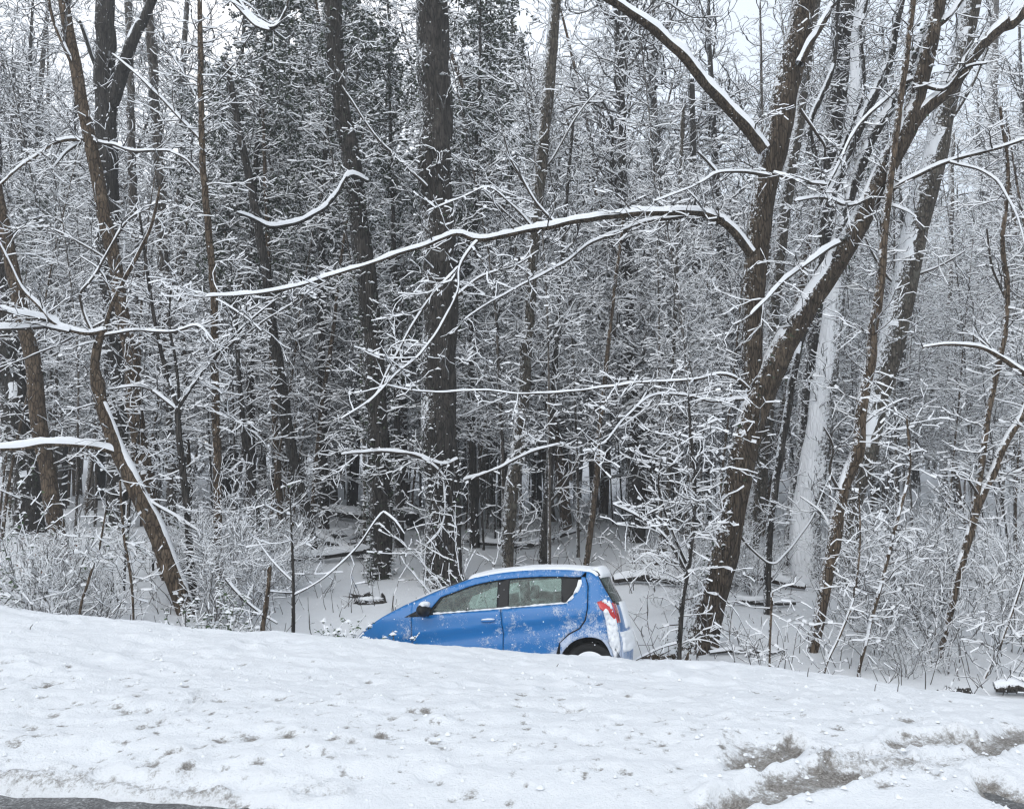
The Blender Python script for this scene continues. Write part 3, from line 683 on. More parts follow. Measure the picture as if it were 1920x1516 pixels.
# ---- left
hero('leaning_left_tree', 'bent brown tree leaning left with snowy limbs spreading off the left edge',
  [[(350, 1160, 34), (335, 1110, 34), (312, 1050, 34), (290, 990, 34), (268, 940, 30), (245, 890, 28), (222, 850, 27), (200, 790, 24), (186, 745, 22), (184, 720, 26), (178, 690, 17), (185, 640, 15), (196, 615, 13)],
   [(196, 615, 9), (212, 565, 8), (236, 520, 8), (262, 470, 7), (285, 420, 6), (300, 350, 4)]],
  [([(200, 618, 11), (170, 625, 11), (130, 618, 10), (100, 605, 9), (75, 575, 8), (40, 540, 7), (10, 480, 6), (-30, 400, 5)], dict(snow=.06, d1=-.6)),
   ([(130, 622, 9), (80, 614, 9), (30, 616, 8), (-40, 618, 7)], dict(snow=.11, d1=-.4, d0=-.2)),
   ([(110, 604, 9), (70, 596, 8), (30, 588, 8), (-40, 572, 7)], dict(snow=.10, d1=-.8, d0=-.2)),
   ([(226, 852, 15), (195, 840, 13), (150, 834, 12), (90, 832, 12), (30, 840, 12), (-40, 842, 11)], dict(snow=.12, d1=-.6, tw=.4)),
   ([(262, 930, 7), (300, 950, 6), (340, 975, 5), (380, 1000, 3)], dict(snow=.05)),
   ([(180, 640, 7), (150, 560, 6), (175, 520, 5), (235, 420, 5), (280, 390, 3)], dict(snow=.05)),
   ([(190, 630, 6), (250, 620, 6), (320, 622, 6), (370, 612, 5), (400, 640, 3)], dict(snow=.04)),
   ([(210, 570, 5), (190, 510, 5), (150, 480, 3)], {}), ([(200, 600, 5), (100, 650, 4), (0, 690, 3)], {})],
  Y=12.2, bark=M_BARK_TAN, twig=(4, .6, 1), stemtwig=.9, stemsnow=.45)
hero('tall_leaning_tree', 'tall thin trunk crossing behind the bent tree and leaning left to the top edge',
  [[(335, 1130, 34), (318, 1080, 32), (298, 1000, 30), (280, 930, 30), (262, 850, 28), (254, 760, 28), (248, 680, 26), (232, 600, 24), (215, 500, 24), (196, 400, 24), (178, 310, 24), (160, 220, 22), (142, 130, 22), (118, 0, 20)]],
  [([(165, 262, 9), (125, 262, 8), (90, 275, 7), (50, 305, 6), (0, 345, 5), (-40, 370, 4)], dict(snow=.055, d1=-.8)),
   ([(168, 262, 8), (210, 272, 7), (250, 282, 6), (320, 285, 5), (358, 312, 3)], dict(snow=.045, d1=-.8)),
   ([(150, 268, 8), (120, 292, 6), (100, 312, 3)], dict(snow=.06)),
   ([(152, 170, 10), (130, 110, 8), (100, 40, 7), (90, -20, 5)], dict(snow=.10)),
   ([(240, 640, 7), (300, 620, 5), (340, 560, 4)], {}), ([(215, 500, 7), (160, 460, 5), (100, 430, 4)], {})],
  Y=14.0, bark=M_BARK_TAN, twig=(3.5, .7, 1), stemtwig=1.2)
hero('straight_thin_tree', 'thin straight tan tree running the full height left of the ivy clad leaning trunk',
  [[(412, 1115, 17), (409, 1030, 16), (408, 930, 15), (406, 830, 15), (404, 700, 14), (402, 600, 14), (397, 500, 13), (388, 400, 13), (380, 300, 12), (377, 200, 11), (376, 100, 11), (374, 0, 9)]],
  [([(376, 262, 6), (340, 225, 6), (300, 182, 5), (255, 140, 4), (210, 100, 3)], dict(snow=.06, tw=.5)),
   ([(378, 330, 5), (350, 300, 5), (320, 285, 3)], dict(snow=.04)),
   ([(380, 190, 5), (395, 170, 4), (440, 120, 3)], {}), ([(404, 680, 6), (440, 640, 5), (500, 600, 4), (560, 560, 3)], {}),
   ([(372, 190, 4), (340, 130, 4), (290, 60, 3)], {}), ([(400, 560, 5), (455, 590, 4), (490, 620, 3)], {}),
   ([(406, 640, 6), (380, 690, 6), (350, 740, 4)], dict(snow=.06))],
  Y=12.8, bark=M_BARK_TAN, twig=(4.5, .6, 1), stemtwig=2.6, hs=.02)
hero('forked_small_tree', 'small dark tree with snow in its fork, between bent tree and thin straight one',
  [[(366, 1162, 15), (360, 1080, 14), (354, 1000, 12), (347, 920, 13), (338, 840, 12), (333, 765, 11)],
   [(333, 765, 8), (310, 690, 8), (290, 600, 7), (275, 500, 6), (262, 400, 4)], [(333, 765, 8), (370, 710, 7), (410, 660, 6), (470, 600, 5), (520, 560, 3)], [(338, 775, 6), (330, 680, 6), (318, 610, 5), (320, 540, 3)]],
  [([(333, 770, 7), (290, 735, 6), (250, 725, 5), (200, 730, 3)], dict(snow=.05))], Y=12.4, bark=M_BARK_DARK, stemtwig=2.4, twig=(4, .6, 1))
hero('twin_topped_tree', 'dark rough trunk at the upper left with a snow filled crotch near the top',
  [[(225, 990, 36), (222, 850, 36), (215, 700, 36), (208, 560, 36), (203, 420, 38), (200, 300, 38), (198, 160, 38), (199, 70, 36), (198, 0, 34)], [(208, 200, 26), (235, 120, 24), (262, 50, 20), (285, 0, 18)]],
  [([(190, 150, 10), (170, 100, 8), (150, 40, 6)], dict(snow=.16))],
  bark=M_BARK_DARK, stemtwig=1.6, twig=(3, .8, 1), stemsnow=1.0)
hero('upright_tree', 'upright grey trunk right of the snow filled crotch, upper left',
  [[(322, 985, 18), (318, 850, 18), (312, 700, 19), (305, 500, 20), (300, 350, 20), (292, 220, 19), (285, 100, 18), (276, 0, 16)]],
  [], bark=M_BARK_FAR, stemtwig=1.8, twig=(3, .8, 1))
hero('upright_tree', 'thinnest of the upright trunks, just right of the dark rough trunk at upper left',
  [[(272, 965, 14), (262, 800, 14), (256, 600, 15), (250, 400, 16), (245, 200, 15), (240, 0, 14)]],
  [], bark=M_BARK_FAR, stemtwig=1.8, twig=(3, .8, 1))
hero('edge_tree', 'stout dark speckled trunk cut by the left edge of the view',
  [[(62, 1000, 52), (50, 900, 50), (38, 800, 50), (24, 700, 48), (10, 600, 46), (0, 500, 42), (-10, 400, 38), (-20, 250, 34), (-30, 0, 30)]],
  [], bark=M_BARK_DARK, stemtwig=3.2, twig=(3, .6, 1), leaves=(.5, .05, M_LEAF, .4), ivy=22)
hero('edge_tree', 'tan trunk leaning left beside the stout dark trunk at the left edge',
  [[(112, 1045, 30), (105, 980, 30), (90, 900, 28), (75, 790, 28), (62, 690, 28), (48, 620, 26), (25, 520, 24), (8, 420, 22), (-10, 330, 20), (-40, 150, 16)]],
  [], Y=15.5, bark=M_BARK_TAN, stemtwig=1.5, twig=(3, .6, 1))
hero('leaning_dark_tree', 'dark snow edged trunk leaning left, midway between thin straight tree and ivy clad leaning trunk',
  [[(588, 1035, 20), (578, 980, 20), (565, 920, 20), (548, 850, 20), (535, 780, 22), (524, 700, 22), (512, 620, 20), (500, 520, 18), (480, 400, 16), (450, 250, 14), (425, 120, 12)]],
  [], bark=M_BARK_DARK, stemtwig=2, twig=(3, .8, 1), stemsnow=1.0)
for (lab, st, mt) in (
   ('tan pole of a tree left of the leaning dark snow edged trunk', [(528, 1000, 13), (522, 900, 13), (515, 760, 12), (508, 600, 10), (500, 400, 8), (492, 200, 6)], M_BARK_TAN),
   ('dark narrow trunk with ivy clumps just right of the thin straight tan tree', [(445, 930, 17), (440, 850, 17), (432, 740, 17), (428, 600, 15), (422, 450, 13), (418, 200, 10)], M_BARK_DARK),
   ('dark snow spattered trunk behind the lying logs, nearest the thin straight tree', [(492, 1052, 14), (484, 980, 13), (470, 900, 12), (458, 820, 11), (448, 700, 9), (440, 560, 7)], M_BARK_DARK),
   ('narrow trunk seen between the ivy clad and the largest dark trunk', [(758, 985, 20), (756, 880, 20), (752, 700, 18), (748, 500, 16), (742, 300, 13)], M_BARK_FAR),
   ('narrow trunk hugging the right side of the largest dark trunk', [(873, 960, 15), (872, 860, 15), (870, 700, 15), (868, 560, 14), (866, 400, 11), (864, 200, 8)], M_BARK_FAR),
   ('faint trunk between the largest dark trunk and the slim curved tree', [(918, 930, 12), (920, 800, 12), (924, 650, 11), (930, 400, 9)], M_BARK_FAR),
   ('straight trunk standing in the open gap above the car boot', [(1070, 900, 10), (1072, 820, 10), (1074, 700, 10), (1078, 500, 8)], M_BARK_TAN),
   ('grey trunk midway between car boot and big leaning tree', [(1245, 1040, 13), (1250, 940, 13), (1256, 820, 12), (1262, 650, 11), (1270, 450, 9), (1280, 200, 7)], M_BARK_GREY),
   ('dark trunk half hidden on the left flank of the big leaning tree', [(1300, 1000, 24), (1304, 900, 24), (1306, 760, 22), (1305, 600, 20), (1300, 400, 16), (1296, 150, 12)], M_BARK_DARK),
   ('pale distant trunk right of the mottled leaning one', [(1768, 960, 14), (1770, 850, 14), (1774, 700, 13), (1780, 500, 11), (1786, 250, 9)], M_BARK_FAR),
   ('tall grey trunk in the upper right corner', [(1838, 900, 24), (1842, 700, 24), (1850, 450, 24), (1858, 200, 22), (1862, 0, 20)], M_BARK_FAR)):
    hero('narrow_tree', lab, [st], [], bark=mt, stemtwig=1.8, twig=(3, .8, 1))
# ---- saplings close behind the bank
hero('thin_sapling', 'single dark stick-like sapling poking up behind the bank left of the car',
  [[(550, 1190, 7), (550, 1130, 7), (549, 1060, 6), (546, 990, 4), (544, 930, 3)]],
  [([(550, 1110, 4), (500, 1108, 3)], dict(tw=.2)), ([(549, 1090, 4), (510, 1050, 3), (480, 1010, 3)], dict(tw=.3)), ([(550, 1115, 6), (590, 1095, 3), (625, 1068, 4), (665, 1030, 4), (705, 975, 4), (720, 960, 3)], dict(snow=.022, tw=.3, d1=.3)), ([(720, 960, 6), (740, 975, 5), (758, 1000, 3)], dict(snow=.03, tw=.2))],
  Y=10.2, bark=M_BARK_DARK, stemtwig=1.2, twig=(3, .4, 1), drift=.3, cat='sapling')
hero('broken_stake_sapling', 'short tan sapling stub behind the bank left of the stick-like sapling',
  [[(492, 1178, 9), (498, 1140, 9), (503, 1100, 8), (505, 1062, 8)]], [], Y=10.0, bark=M_BARK_TAN, stemtwig=.6, twig=(3, .3, 1), cat='sapling')
hero('dead_branch', 'long dark fallen branch slanting down between thin straight tree and sapling stub',
  [[(424, 1085, 6), (450, 1115, 6), (480, 1142, 5), (520, 1168, 4)]], [], Y=11.0, bark=M_BARK_DARK, stemtwig=1, twig=(3, .3, 1), cat='branch', down=False)
for lab, st in (('wiry upright stem with stubby side shoots in front of snow right of big tree', [(1443, 1226, 4), (1445, 1160, 5), (1448, 1110, 5)]),
                ('thin arching whip right of the crooked brown tree', [(1612, 1250, 6), (1632, 1170, 8), (1655, 1080, 8), (1680, 980, 7), (1705, 880, 6), (1700, 780, 4)]),
                ('thin whip leaning right, left of the arching one', [(1548, 1250, 4), (1575, 1190, 5), (1600, 1120, 5), (1612, 1020, 4), (1610, 920, 3)]),
                ('slanted bare whip at the far right edge above the bank', [(1845, 1275, 5), (1870, 1220, 5), (1900, 1140, 5), (1925, 1060, 4)]),
                ('bare whip standing at the bottom left behind the bank crest', [(150, 1145, 5), (165, 1090, 5), (185, 1030, 4), (200, 950, 3)]),
                ('dark whip between the thin straight tree and its left neighbour', [(250, 1150, 4), (245, 1080, 5), (232, 1000, 5), (225, 900, 4)])):
    hero('whip_sapling', lab, [st], [], Y=10.4 if st[0][1] > 1160 else 11.2, bark=M_BARK_TAN, stemtwig=5, twig=(3, .45, 1), cat='sapling')
for k_, (lab, st, w) in enumerate((
   ('snow covered log lying level behind the ivy clad leaning trunk', [(560, 955, 12), (620, 965, 13), (690, 976, 13), (760, 985, 12)], .14),
   ('thick snowy log end leaning against the largest dark trunk', [(730, 990, 24), (790, 975, 22), (850, 962, 14)], .12),
   ('long thin snowy log slanting up to the right, behind the sapling stub', [(424, 1082, 9), (500, 1066, 9), (580, 1050, 11), (640, 1036, 12), (715, 1028, 8)], .10),
   ('upper snowy log slanting left of the ivy clad leaning trunk', [(590, 1030, 8), (640, 1018, 9), (700, 1002, 9), (760, 990, 8)], .12),
   ('dark thin log lying level below the ivy clad trunk', [(418, 948, 8), (480, 944, 8), (550, 958, 8)], .06),
   ('thin level fallen branch crossing the snow at left', [(400, 962, 6), (450, 962, 6), (520, 958, 5)], .05),
   ('dark rotten log with snow on top behind the car boot', [(1150, 1092, 10), (1200, 1086, 13), (1255, 1094, 13), (1310, 1100, 11), (1370, 1104, 8)], .08),
   ('thin pole lying left of the largest dark trunk low on the snow', [(445, 1010, 5), (560, 1020, 5), (640, 1022, 5), (700, 1012, 5)], .05),
   ('arched fallen branch on the snow right of the big leaning tree', [(1368, 1108, 9), (1380, 1088, 13), (1410, 1078, 17), (1440, 1084, 14), (1470, 1098, 10), (1510, 1110, 7)], .10),
   ('dark log poking from the snow at the far right edge', [(1865, 1296, 12), (1900, 1297, 16), (1950, 1300, 18)], .06),
   ('broken dark stick on the snow below the big leaning tree', [(1330, 1232, 5), (1370, 1224, 8), (1395, 1222, 6)], .03),
   ('bare crooked limb lying on the snow below the thin straight tree', [(430, 1000, 6), (470, 1018, 7), (520, 1040, 6), (555, 1070, 4)], .04),
   ('long snowy limb slanting down right, between sapling stub and ivy clad trunk', [(560, 985, 7), (610, 1010, 8), (665, 1045, 7), (700, 1080, 5)], .06),
   ('thin limb propped across the logs left of the ivy clad trunk', [(600, 1060, 5), (640, 1035, 6), (680, 1000, 6), (705, 985, 4)], .04),
   ('limb lying on the snow between the largest dark trunk and slim curved tree', [(870, 1010, 9), (905, 1022, 10), (950, 1030, 8), (1000, 1020, 6)], .08),
   ('snowy limb slanting up right behind the rear of the car roof', [(965, 1050, 7), (1005, 1030, 8), (1050, 1003, 7), (1100, 990, 4)], .06),
   ('half buried snowy log in front of the big leaning tree roots, far right of car', [(1380, 1130, 8), (1430, 1138, 9), (1490, 1133, 6)], .08),
   ('low thin stick at the bank crest right of the big leaning tree', [(1405, 1228, 4), (1435, 1230, 6), (1448, 1232, 5), (1475, 1215, 3)], .02))):
    um, vm, _ = st[len(st)//2]; st = [(a, b, c*1.25) for a, b, c in st]
    hero('fallen_log', lab, [st], [], Y=ground_at(um, vm+6), bark=M_BARK_DARK if k_ not in (8,) else M_BARK_RED, stemtwig=1.2, twig=(2, .5, 1), cat='log', down=False, stemsnow=0, lay=True)
    root = [o for o in COL.objects if o.get('label') == lab][0]
    Yl = ground_at(um, vm+6)
    C, R = spline(lay_pts(st), [p[2]*Yl/FPX/2 for p in st], .08)
    V, F = ridge_vf(C, R, w, k_+50); mobj('snow', V-np.array(root.location), [F], M_SNOW, root.children[0], True)
# ---- understory branches that start outside the picture
hero('overhanging_branch', 'snow laden boughs hanging in from the top left centre',
  [[(420, -40, 8), (460, 20, 8), (490, 45, 9), (515, 52, 7), (535, 20, 5), (545, -30, 3)]],
  [([(400, -40, 6), (450, 20, 6), (480, 48, 6), (505, 56, 4)], dict(snow=.08))], Y=9.8, bark=M_BARK_DARK, twig=(3, .5, 1), stemtwig=1.5, down=False, up_ext=False, cat='branch', stemsnow=1.6)
# ------------------------------------------------------------------ generic trees: one of each kind, then copies of every part
def make_tree(seed, hgt, r0, nb, blen, zlow, lean=0.0, lev=2, rmin=.0046, hs=.033, bark=None, name='woodland_tree', leaves=None, step=.2, dens=.66, wob=.30, stems=1, place=(0, 0, 0), keep=.8):
    rng = random.Random(seed); rs = np.random.RandomState(seed)
    root = empty(name, place, 'x', 'tree'); A = Segs(); TV = []
    for s in range(stems):
        la = rng.uniform(0, 2*pi) if s else 0
        x = y = 0.0; pts = [(0, 0, -.3)]; rad = [r0*1.15]
        tx, ty = lean+(rng.gauss(0, .08) if s else 0), rng.gauss(0, .04)
        n = 9; rr = r0*(1 if s == 0 else rng.uniform(.5, .8))
        for i in range(1, n+1):
            tx += rng.gauss(0, .035); ty += rng.gauss(0, .035)
            x += tx*hgt/n; y += ty*hgt/n; pts.append((x, y, hgt*i/n)); rad.append(rr*(1-.82*i/n))
        C, R = spline(pts, rad, .35)
        TV.append(tube_vf(C, R, 9, .07, seed+s, stable=True))
        for b in range(nb//stems):
            t = rng.uniform(zlow, 1)**.85; j = min(len(C)-1, int(t*len(C))); px_, py_, pz_ = C[j]
            a = rng.uniform(0, 2*pi); el = rng.gauss(.35, .35)
            L = blen*(1-.55*t)*rng.uniform(.5, 1.2)
            grow(A, px_, py_, pz_, cos(a)*cos(el), sin(a)*cos(el), sin(el), L, max(.008, min(R[j]*.4, L*.011)), lev, rng, dens, step, .015, wob)
    V, F = cat_mesh(TV); tr = mobj('trunk', V, F, bark or M_BARK_FAR, root, True)
    (V, F), (Vs, Fs) = seg_meshes(A.a, hs=hs, rs=rs, rmin=rmin, keep=keep)
    tw = mobj('crown', V, [F], M_TWIG2, root); tag(tw, kind='stuff'); sn = mobj('snow', Vs, [Fs], M_TSNOW, tw); tag(sn, kind='stuff')
    if leaves: add_leaves(A.a, np.zeros(3), root, rng, *leaves)
    return root
def copy_thing(r):
    c = r.copy(); COL.objects.link(c)
    for ch in r.children:
        d = ch.copy(); COL.objects.link(d); d.parent = c
        for g in ch.children:
            e = g.copy(); COL.objects.link(e); e.parent = d
    return c
rgS = random.Random(5)
kinds = [make_tree(501, 17, .17, 52, 4.2, .14, .02), make_tree(502, 20, .22, 56, 4.8, .15, -.04),
         make_tree(503, 14, .11, 50, 3.2, .13, .10), make_tree(504, 16, .13, 50, 3.6, .14, -.10, bark=M_BARK_TAN),
         make_tree(505, 12, .075, 48, 2.4, .12, .05, bark=M_BARK_TAN), make_tree(506, 19, .20, 56, 4.4, .14, .07, bark=M_BARK_DARK),
         make_tree(507, 11, .06, 50, 2.2, .12, -.06, stems=2), make_tree(508, 15, .12, 56, 3.2, .13, 0, stems=2)]
KN = ['stout tree', 'tall stout tree', 'right leaning tree', 'left leaning tan tree', 'thin tan tree', 'dark trunked tree', 'thin twin stemmed tree', 'twin stemmed tree']
def zone(u):
    Z = [(150, 'behind the left edge trunks'), (330, 'behind the bent left tree'), (480, 'behind the thin straight tan tree'), (650, 'left of the ivy clad leaning trunk'),
         (800, 'between the ivy clad and largest trunks'), (960, 'right of the largest dark trunk'), (1100, 'above the roof of the blue car'),
         (1290, 'between car boot and big leaning tree'), (1450, 'behind the big leaning tree'), (1600, 'behind the white plastered trunk'),
         (1750, 'right of the mottled leaning trunk'), (1850, 'behind the right edge saplings')]
    for a, s in Z:
        if u < a: return s
    return 'at the far right edge'
used = {}
def set_label(o, what, u, Y, cat, group):
    dist = 'nearby' if Y < 20 else ('mid distance' if Y < 30 else ('distant' if Y < 44 else 'very distant'))
    base = f'{dist} {what} {zone(u)}'
    used.setdefault(base, []).append((o, u))
    tag(o, base, cat, group)
spots_t = []
def try_spot(Y, rmin_):
    for _ in range(30):
        x = rgS.uniform(-1, 1)*(Y*.66+2.0)
        if all((x-a)**2+(Y-b)**2 > rmin_**2 for a, b in spots_t[-80:]):
            return x
    return x
nplace = 0
used_k = [False]*8
for band, cnt, sp_ in (((14.0, 21), 20, 1.3), ((21, 30), 46, 1.2), ((30, 42), 58, 1.2), ((42, 60), 66, 1.3)):
    for _ in range(cnt):
        Y = rgS.uniform(*band); x = try_spot(Y, sp_)
        u = CU+x/Y*FPX
        if Y < 24 and 980 < u < 1250 and rgS.random() < .5: Y = rgS.uniform(24, 34); x = (u-CU)/FPX*Y
        if Y < 25 and any(abs((CU+x/Y*FPX)-a) < b for a, b in ((825, 90), (700, 75), (990, 75), (1060, 60), (1670, 70), (1440, 70), (205, 50), (40, 60), (1540, 50), (300, 40))): Y = rgS.uniform(22, 40); x = (u-CU)/FPX*Y
        spots_t.append((x, Y))
        k = rgS.choices(range(8), [1, 0, 3, 3, 6, 1, 6, 3] if Y < 24 else [2, 2, 4, 4, 6, 2, 6, 4])[0]
        o = kinds[k] if not used_k[k] else copy_thing(kinds[k]); used_k[k] = True
        o.location = (x, Y, h1(x, Y)-.02); o.rotation_euler = (0, 0, rgS.uniform(-.7, .7) if k in (2, 3) else rgS.uniform(0, 2*pi))
        s = rgS.uniform(.8, 1.25); o.scale = (s, s, s*rgS.uniform(.9, 1.1)*(.8 if Y < 26 else .95))
        set_label(o, KN[k], u, Y, 'tree', 'bare snowy trees of the wood')
thin = [make_tree(511, 8.5, .032, 64, 1.7, .28, .05, name='sapling_tree', bark=M_BARK_TAN, step=.16, rmin=.0036, hs=.024), make_tree(512, 7, .026, 60, 1.5, .30, -.08, name='sapling_tree', bark=M_BARK_DARK, step=.16, rmin=.0036, hs=.024),
        make_tree(513, 10, .04, 70, 1.9, .28, 0, name='sapling_tree', bark=M_BARK_FAR, step=.16, rmin=.0036, hs=.024)]
tu = [False]*3
for q in range(156):
    Y = rgS.uniform(13.2, 28) if q < 96 else rgS.uniform(28, 46); u = rgS.uniform(-60, 1980); k = q % 3
    if Y < 16 and (560 < u < 1240 or rgS.random() < .4): Y = rgS.uniform(16, 28)
    x = (u-CU)/FPX*Y; o = thin[k] if not tu[k] else copy_thing(thin[k]); tu[k] = True
    o.location = (x, Y, h1(x, Y)-.02); o.rotation_euler = (0, 0, rgS.uniform(-1, 1)); s = rgS.uniform(.75, 1.25); o.scale = (s, s, s)
    set_label(o, ['slim tan sapling', 'dark leaning sapling', 'tall grey sapling'][k], u, Y, 'tree', 'slim saplings filling the thicket')
# evergreen trees and ivy clad stems, centre and upper left of the picture
ever = [make_tree(601, 15, .14, 74, 2.6, .24, .02, lev=2, name='evergreen_tree', bark=M_BARK_DARK, leaves=(2.6, .11, M_LEAF, .26), dens=.7, wob=.2, keep=.35),
        make_tree(602, 13, .12, 70, 2.2, .26, -.03, lev=2, name='evergreen_tree', bark=M_BARK_DARK, leaves=(2.6, .10, M_LEAF, .26), dens=.7, wob=.25, keep=.35)]
eu = [False, False]
for i, (u, Y, s) in enumerate([(478, 19, 1.0), (545, 22, 1.15), (612, 18.5, 1.05), (752, 19, 1.1), (892, 19, 1.0), (940, 24, 1.3), (660, 27, 1.5), (845, 27, 1.5),
                               (520, 29, 1.5), (1010, 27, 1.1), (430, 25, 1.3), (1240, 21, .5), (60, 21, .6)]):
    k = i % 2; o = ever[k] if not eu[k] else copy_thing(ever[k]); eu[k] = True
    x = (u-CU)/FPX*Y; o.location = (x, Y, h1(x, Y)-.05); o.rotation_euler = (0, 0, rgS.uniform(0, 6.28)); o.scale = (s*.85, s*.85, s)
    set_label(o, 'dark leafy evergreen', u, Y, 'tree', 'evergreens with snow on their leaves')
for k, u, Y, lab in ((5, 1190, 20, 'tall dark trunk filling the sky gap above the car boot'), (1, 1262, 25, 'stout trunk behind the sky gap between car boot and big leaning tree'), (3, 1128, 27, 'tan tree in the sky gap above the rear of the car roof')):
    o = copy_thing(kinds[k]); x = (u-CU)/FPX*Y; o.location = (x, Y, h1(x, Y)); o.rotation_euler = (0, 0, u); o.scale = (1.15, 1.15, 1.1); tag(o, lab, 'tree', 'bare snowy trees of the wood')
# saplings and shrubs of the understory
def make_shrub(seed, n, L, spread, name, leaves=None, lev=2, rmin=.0036, mat=None, dens=.75, hs=.014):
    rng = random.Random(seed); A = Segs(); root = empty(name, (0, 0, 0), 'x', 'shrub')
    for i in range(n):
        a = rng.uniform(0, 2*pi); q = rng.uniform(0, spread)
        x, y = cos(a)*q*.5, sin(a)*q*.5; el = rng.uniform(.7, 1.45)
        grow(A, x, y, -.05, cos(a)*cos(el), sin(a)*cos(el), sin(el), L*rng.uniform(.5, 1.2), rng.uniform(.007, .014), lev, rng, dens, .14, .02, .17)
    (V, F), (Vs, Fs) = seg_meshes(A.a, hs=hs, rs=np.random.RandomState(seed), rmin=rmin)
    tw = mobj('stems', V, [F], mat or M_TWIG, root); tag(tw, kind='stuff'); sn = mobj('snow', Vs, [Fs], M_TSNOW, tw); tag(sn, kind='stuff')
    if leaves: add_leaves(A.a, np.zeros(3), root, rng, *leaves)
    return root
SH = [make_shrub(701, 9, 1.7, .5, 'bare_shrub'), make_shrub(702, 7, 2.4, .4, 'bare_shrub'), make_shrub(703, 5, 3.2, .3, 'bare_shrub', mat=M_TWIG2),
      make_shrub(704, 8, 1.5, .5, 'bare_shrub', leaves=(.10, .06, M_DEAD, .2)), make_shrub(705, 12, 1.0, .6, 'bare_shrub', mat=M_TWIG2)]
SN = ['bare spreading shrub', 'tall bare shrub', 'wispy very tall shrub', 'shrub with a few brown leaves', 'low bare shrub']
su = [False]*5
def put_shrub(k, u, Y, s, lab=None):
    o = SH[k] if not su[k] else copy_thing(SH[k]); su[k] = True
    x = (u-CU)/FPX*Y; o.location = (x, Y, h1(x, Y)); o.rotation_euler = (0, 0, rgS.uniform(0, 6.28)); o.scale = (s, s, s)
    if lab: tag(o, lab, 'shrub', 'bare shrubs of the understory')
    else: set_label(o, SN[k], u, Y, 'shrub', 'bare shrubs of the understory')
def off_car(u, Y): return not (640 < u < 1215 and Y < 12.2)
for _ in range(20):   # thick brush at the left, behind the bank
    u = rgS.uniform(-120, 250); put_shrub(rgS.choice([0, 3, 4, 4]), u, rgS.uniform(10.2, 14.5), rgS.uniform(.45, .8))
for _ in range(20):   # brush at the right
    u = rgS.uniform(1480, 2010); put_shrub(rgS.choice([0, 1, 2, 3, 4]), u, rgS.uniform(10.2, 15.5), rgS.uniform(.4, .8))
for _ in range(6):
    u = rgS.uniform(1200, 1480); put_shrub(rgS.choice([1, 2, 4]), u, rgS.uniform(10.6, 15.5), rgS.uniform(.4, .65))
for _ in range(8):
    u = rgS.uniform(330, 660); put_shrub(rgS.choice([1, 2, 4]), u, rgS.uniform(10.8, 15.0), rgS.uniform(.35, .6))
for _ in range(3):
    Y = rgS.uniform(24, 36); u = rgS.uniform(-60, 1980); put_shrub(rgS.choice([0, 1, 1, 2, 2, 3]), u, Y, rgS.uniform(.7, 1.4))
def small_evergreen(seed, n, L, u, Y, lab, fr, size, name='holly_sapling', hs=.02):
    o = make_shrub(seed, n, L, .3, name, leaves=(fr, size, M_LEAF2, .5), lev=1, dens=.7, hs=hs, rmin=.003)
    x = (u-CU)/FPX*Y; o.location = (x, Y, h1(x, Y)); tag(o, lab, 'shrub', None); return o
small_evergreen(801, 50, .66, 662, 8.95, 'snow covered leafy green shrub hiding the nose of the blue car', 5.5, .05, 'leafy_shrub', .010)
small_evergreen(802, 26, .9, 398, 10.3, 'leafy green shrub at the foot of the thin straight tan tree', 4.0, .055, 'leafy_shrub', .012)
small_evergreen(803, 5, 2.4, 98, 11.5, 'holly sapling with fresh green leaves in front of the left edge trunks', .7, .07)
small_evergreen(804, 4, 1.9, 445, 13.5, 'thin holly sapling with green leaves right of thin straight tan tree', .6, .06)
small_evergreen(805, 5, 2.2, 890, 12.6, 'leafy sapling behind the car windscreen', .5, .05)
# far wood: what closes the view beyond the trees one can tell apart
def far_wood():
    rng = random.Random(9); A = Segs(); TV = []
    for _ in range(300):
        Y = rng.uniform(60, 105); x = rng.uniform(-1, 1)*(Y*.75+4); z = h1(x, Y); hh = rng.uniform(9, 15); r = rng.uniform(.08, .22)
        lx, ly = rng.gauss(0, .05), rng.gauss(0, .05)
        C = np.array([(x+lx*t*hh, Y, z-.2+t*hh) for t in (0, .33, .66, 1)]); TV.append(tube_vf(C, np.array([r, r*.8, r*.5, r*.15]), 5, .05, 1, stable=True)[:2])
        for b in range(16):
            t = rng.uniform(.2, 1); a = rng.uniform(0, 6.28); el = rng.gauss(.4, .4)
            grow(A, x+lx*t*hh, Y, z+t*hh, cos(a)*cos(el), sin(a)*cos(el), sin(el), rng.uniform(1, 3.4)*(1.1-.5*t), .03, 1, rng, .85, .6, .01, .25)
    V, F = cat_mesh(TV); o = mobj('far_wood', V, F, M_BARK_FAR, None, True); tag(o, 'far bare snowy wood that closes the view behind the nearer trees', 'woods', kind='stuff')
    (V, F), (Vs, Fs) = seg_meshes(A.a, hs=.09, rs=np.random.RandomState(9), rmin=.022)
    c = mobj('branches', V, [F], M_TWIG2, o); tag(c, kind='stuff'); s = mobj('snow', Vs, [Fs], M_TSNOW, o); tag(s, kind='stuff')
far_wood()
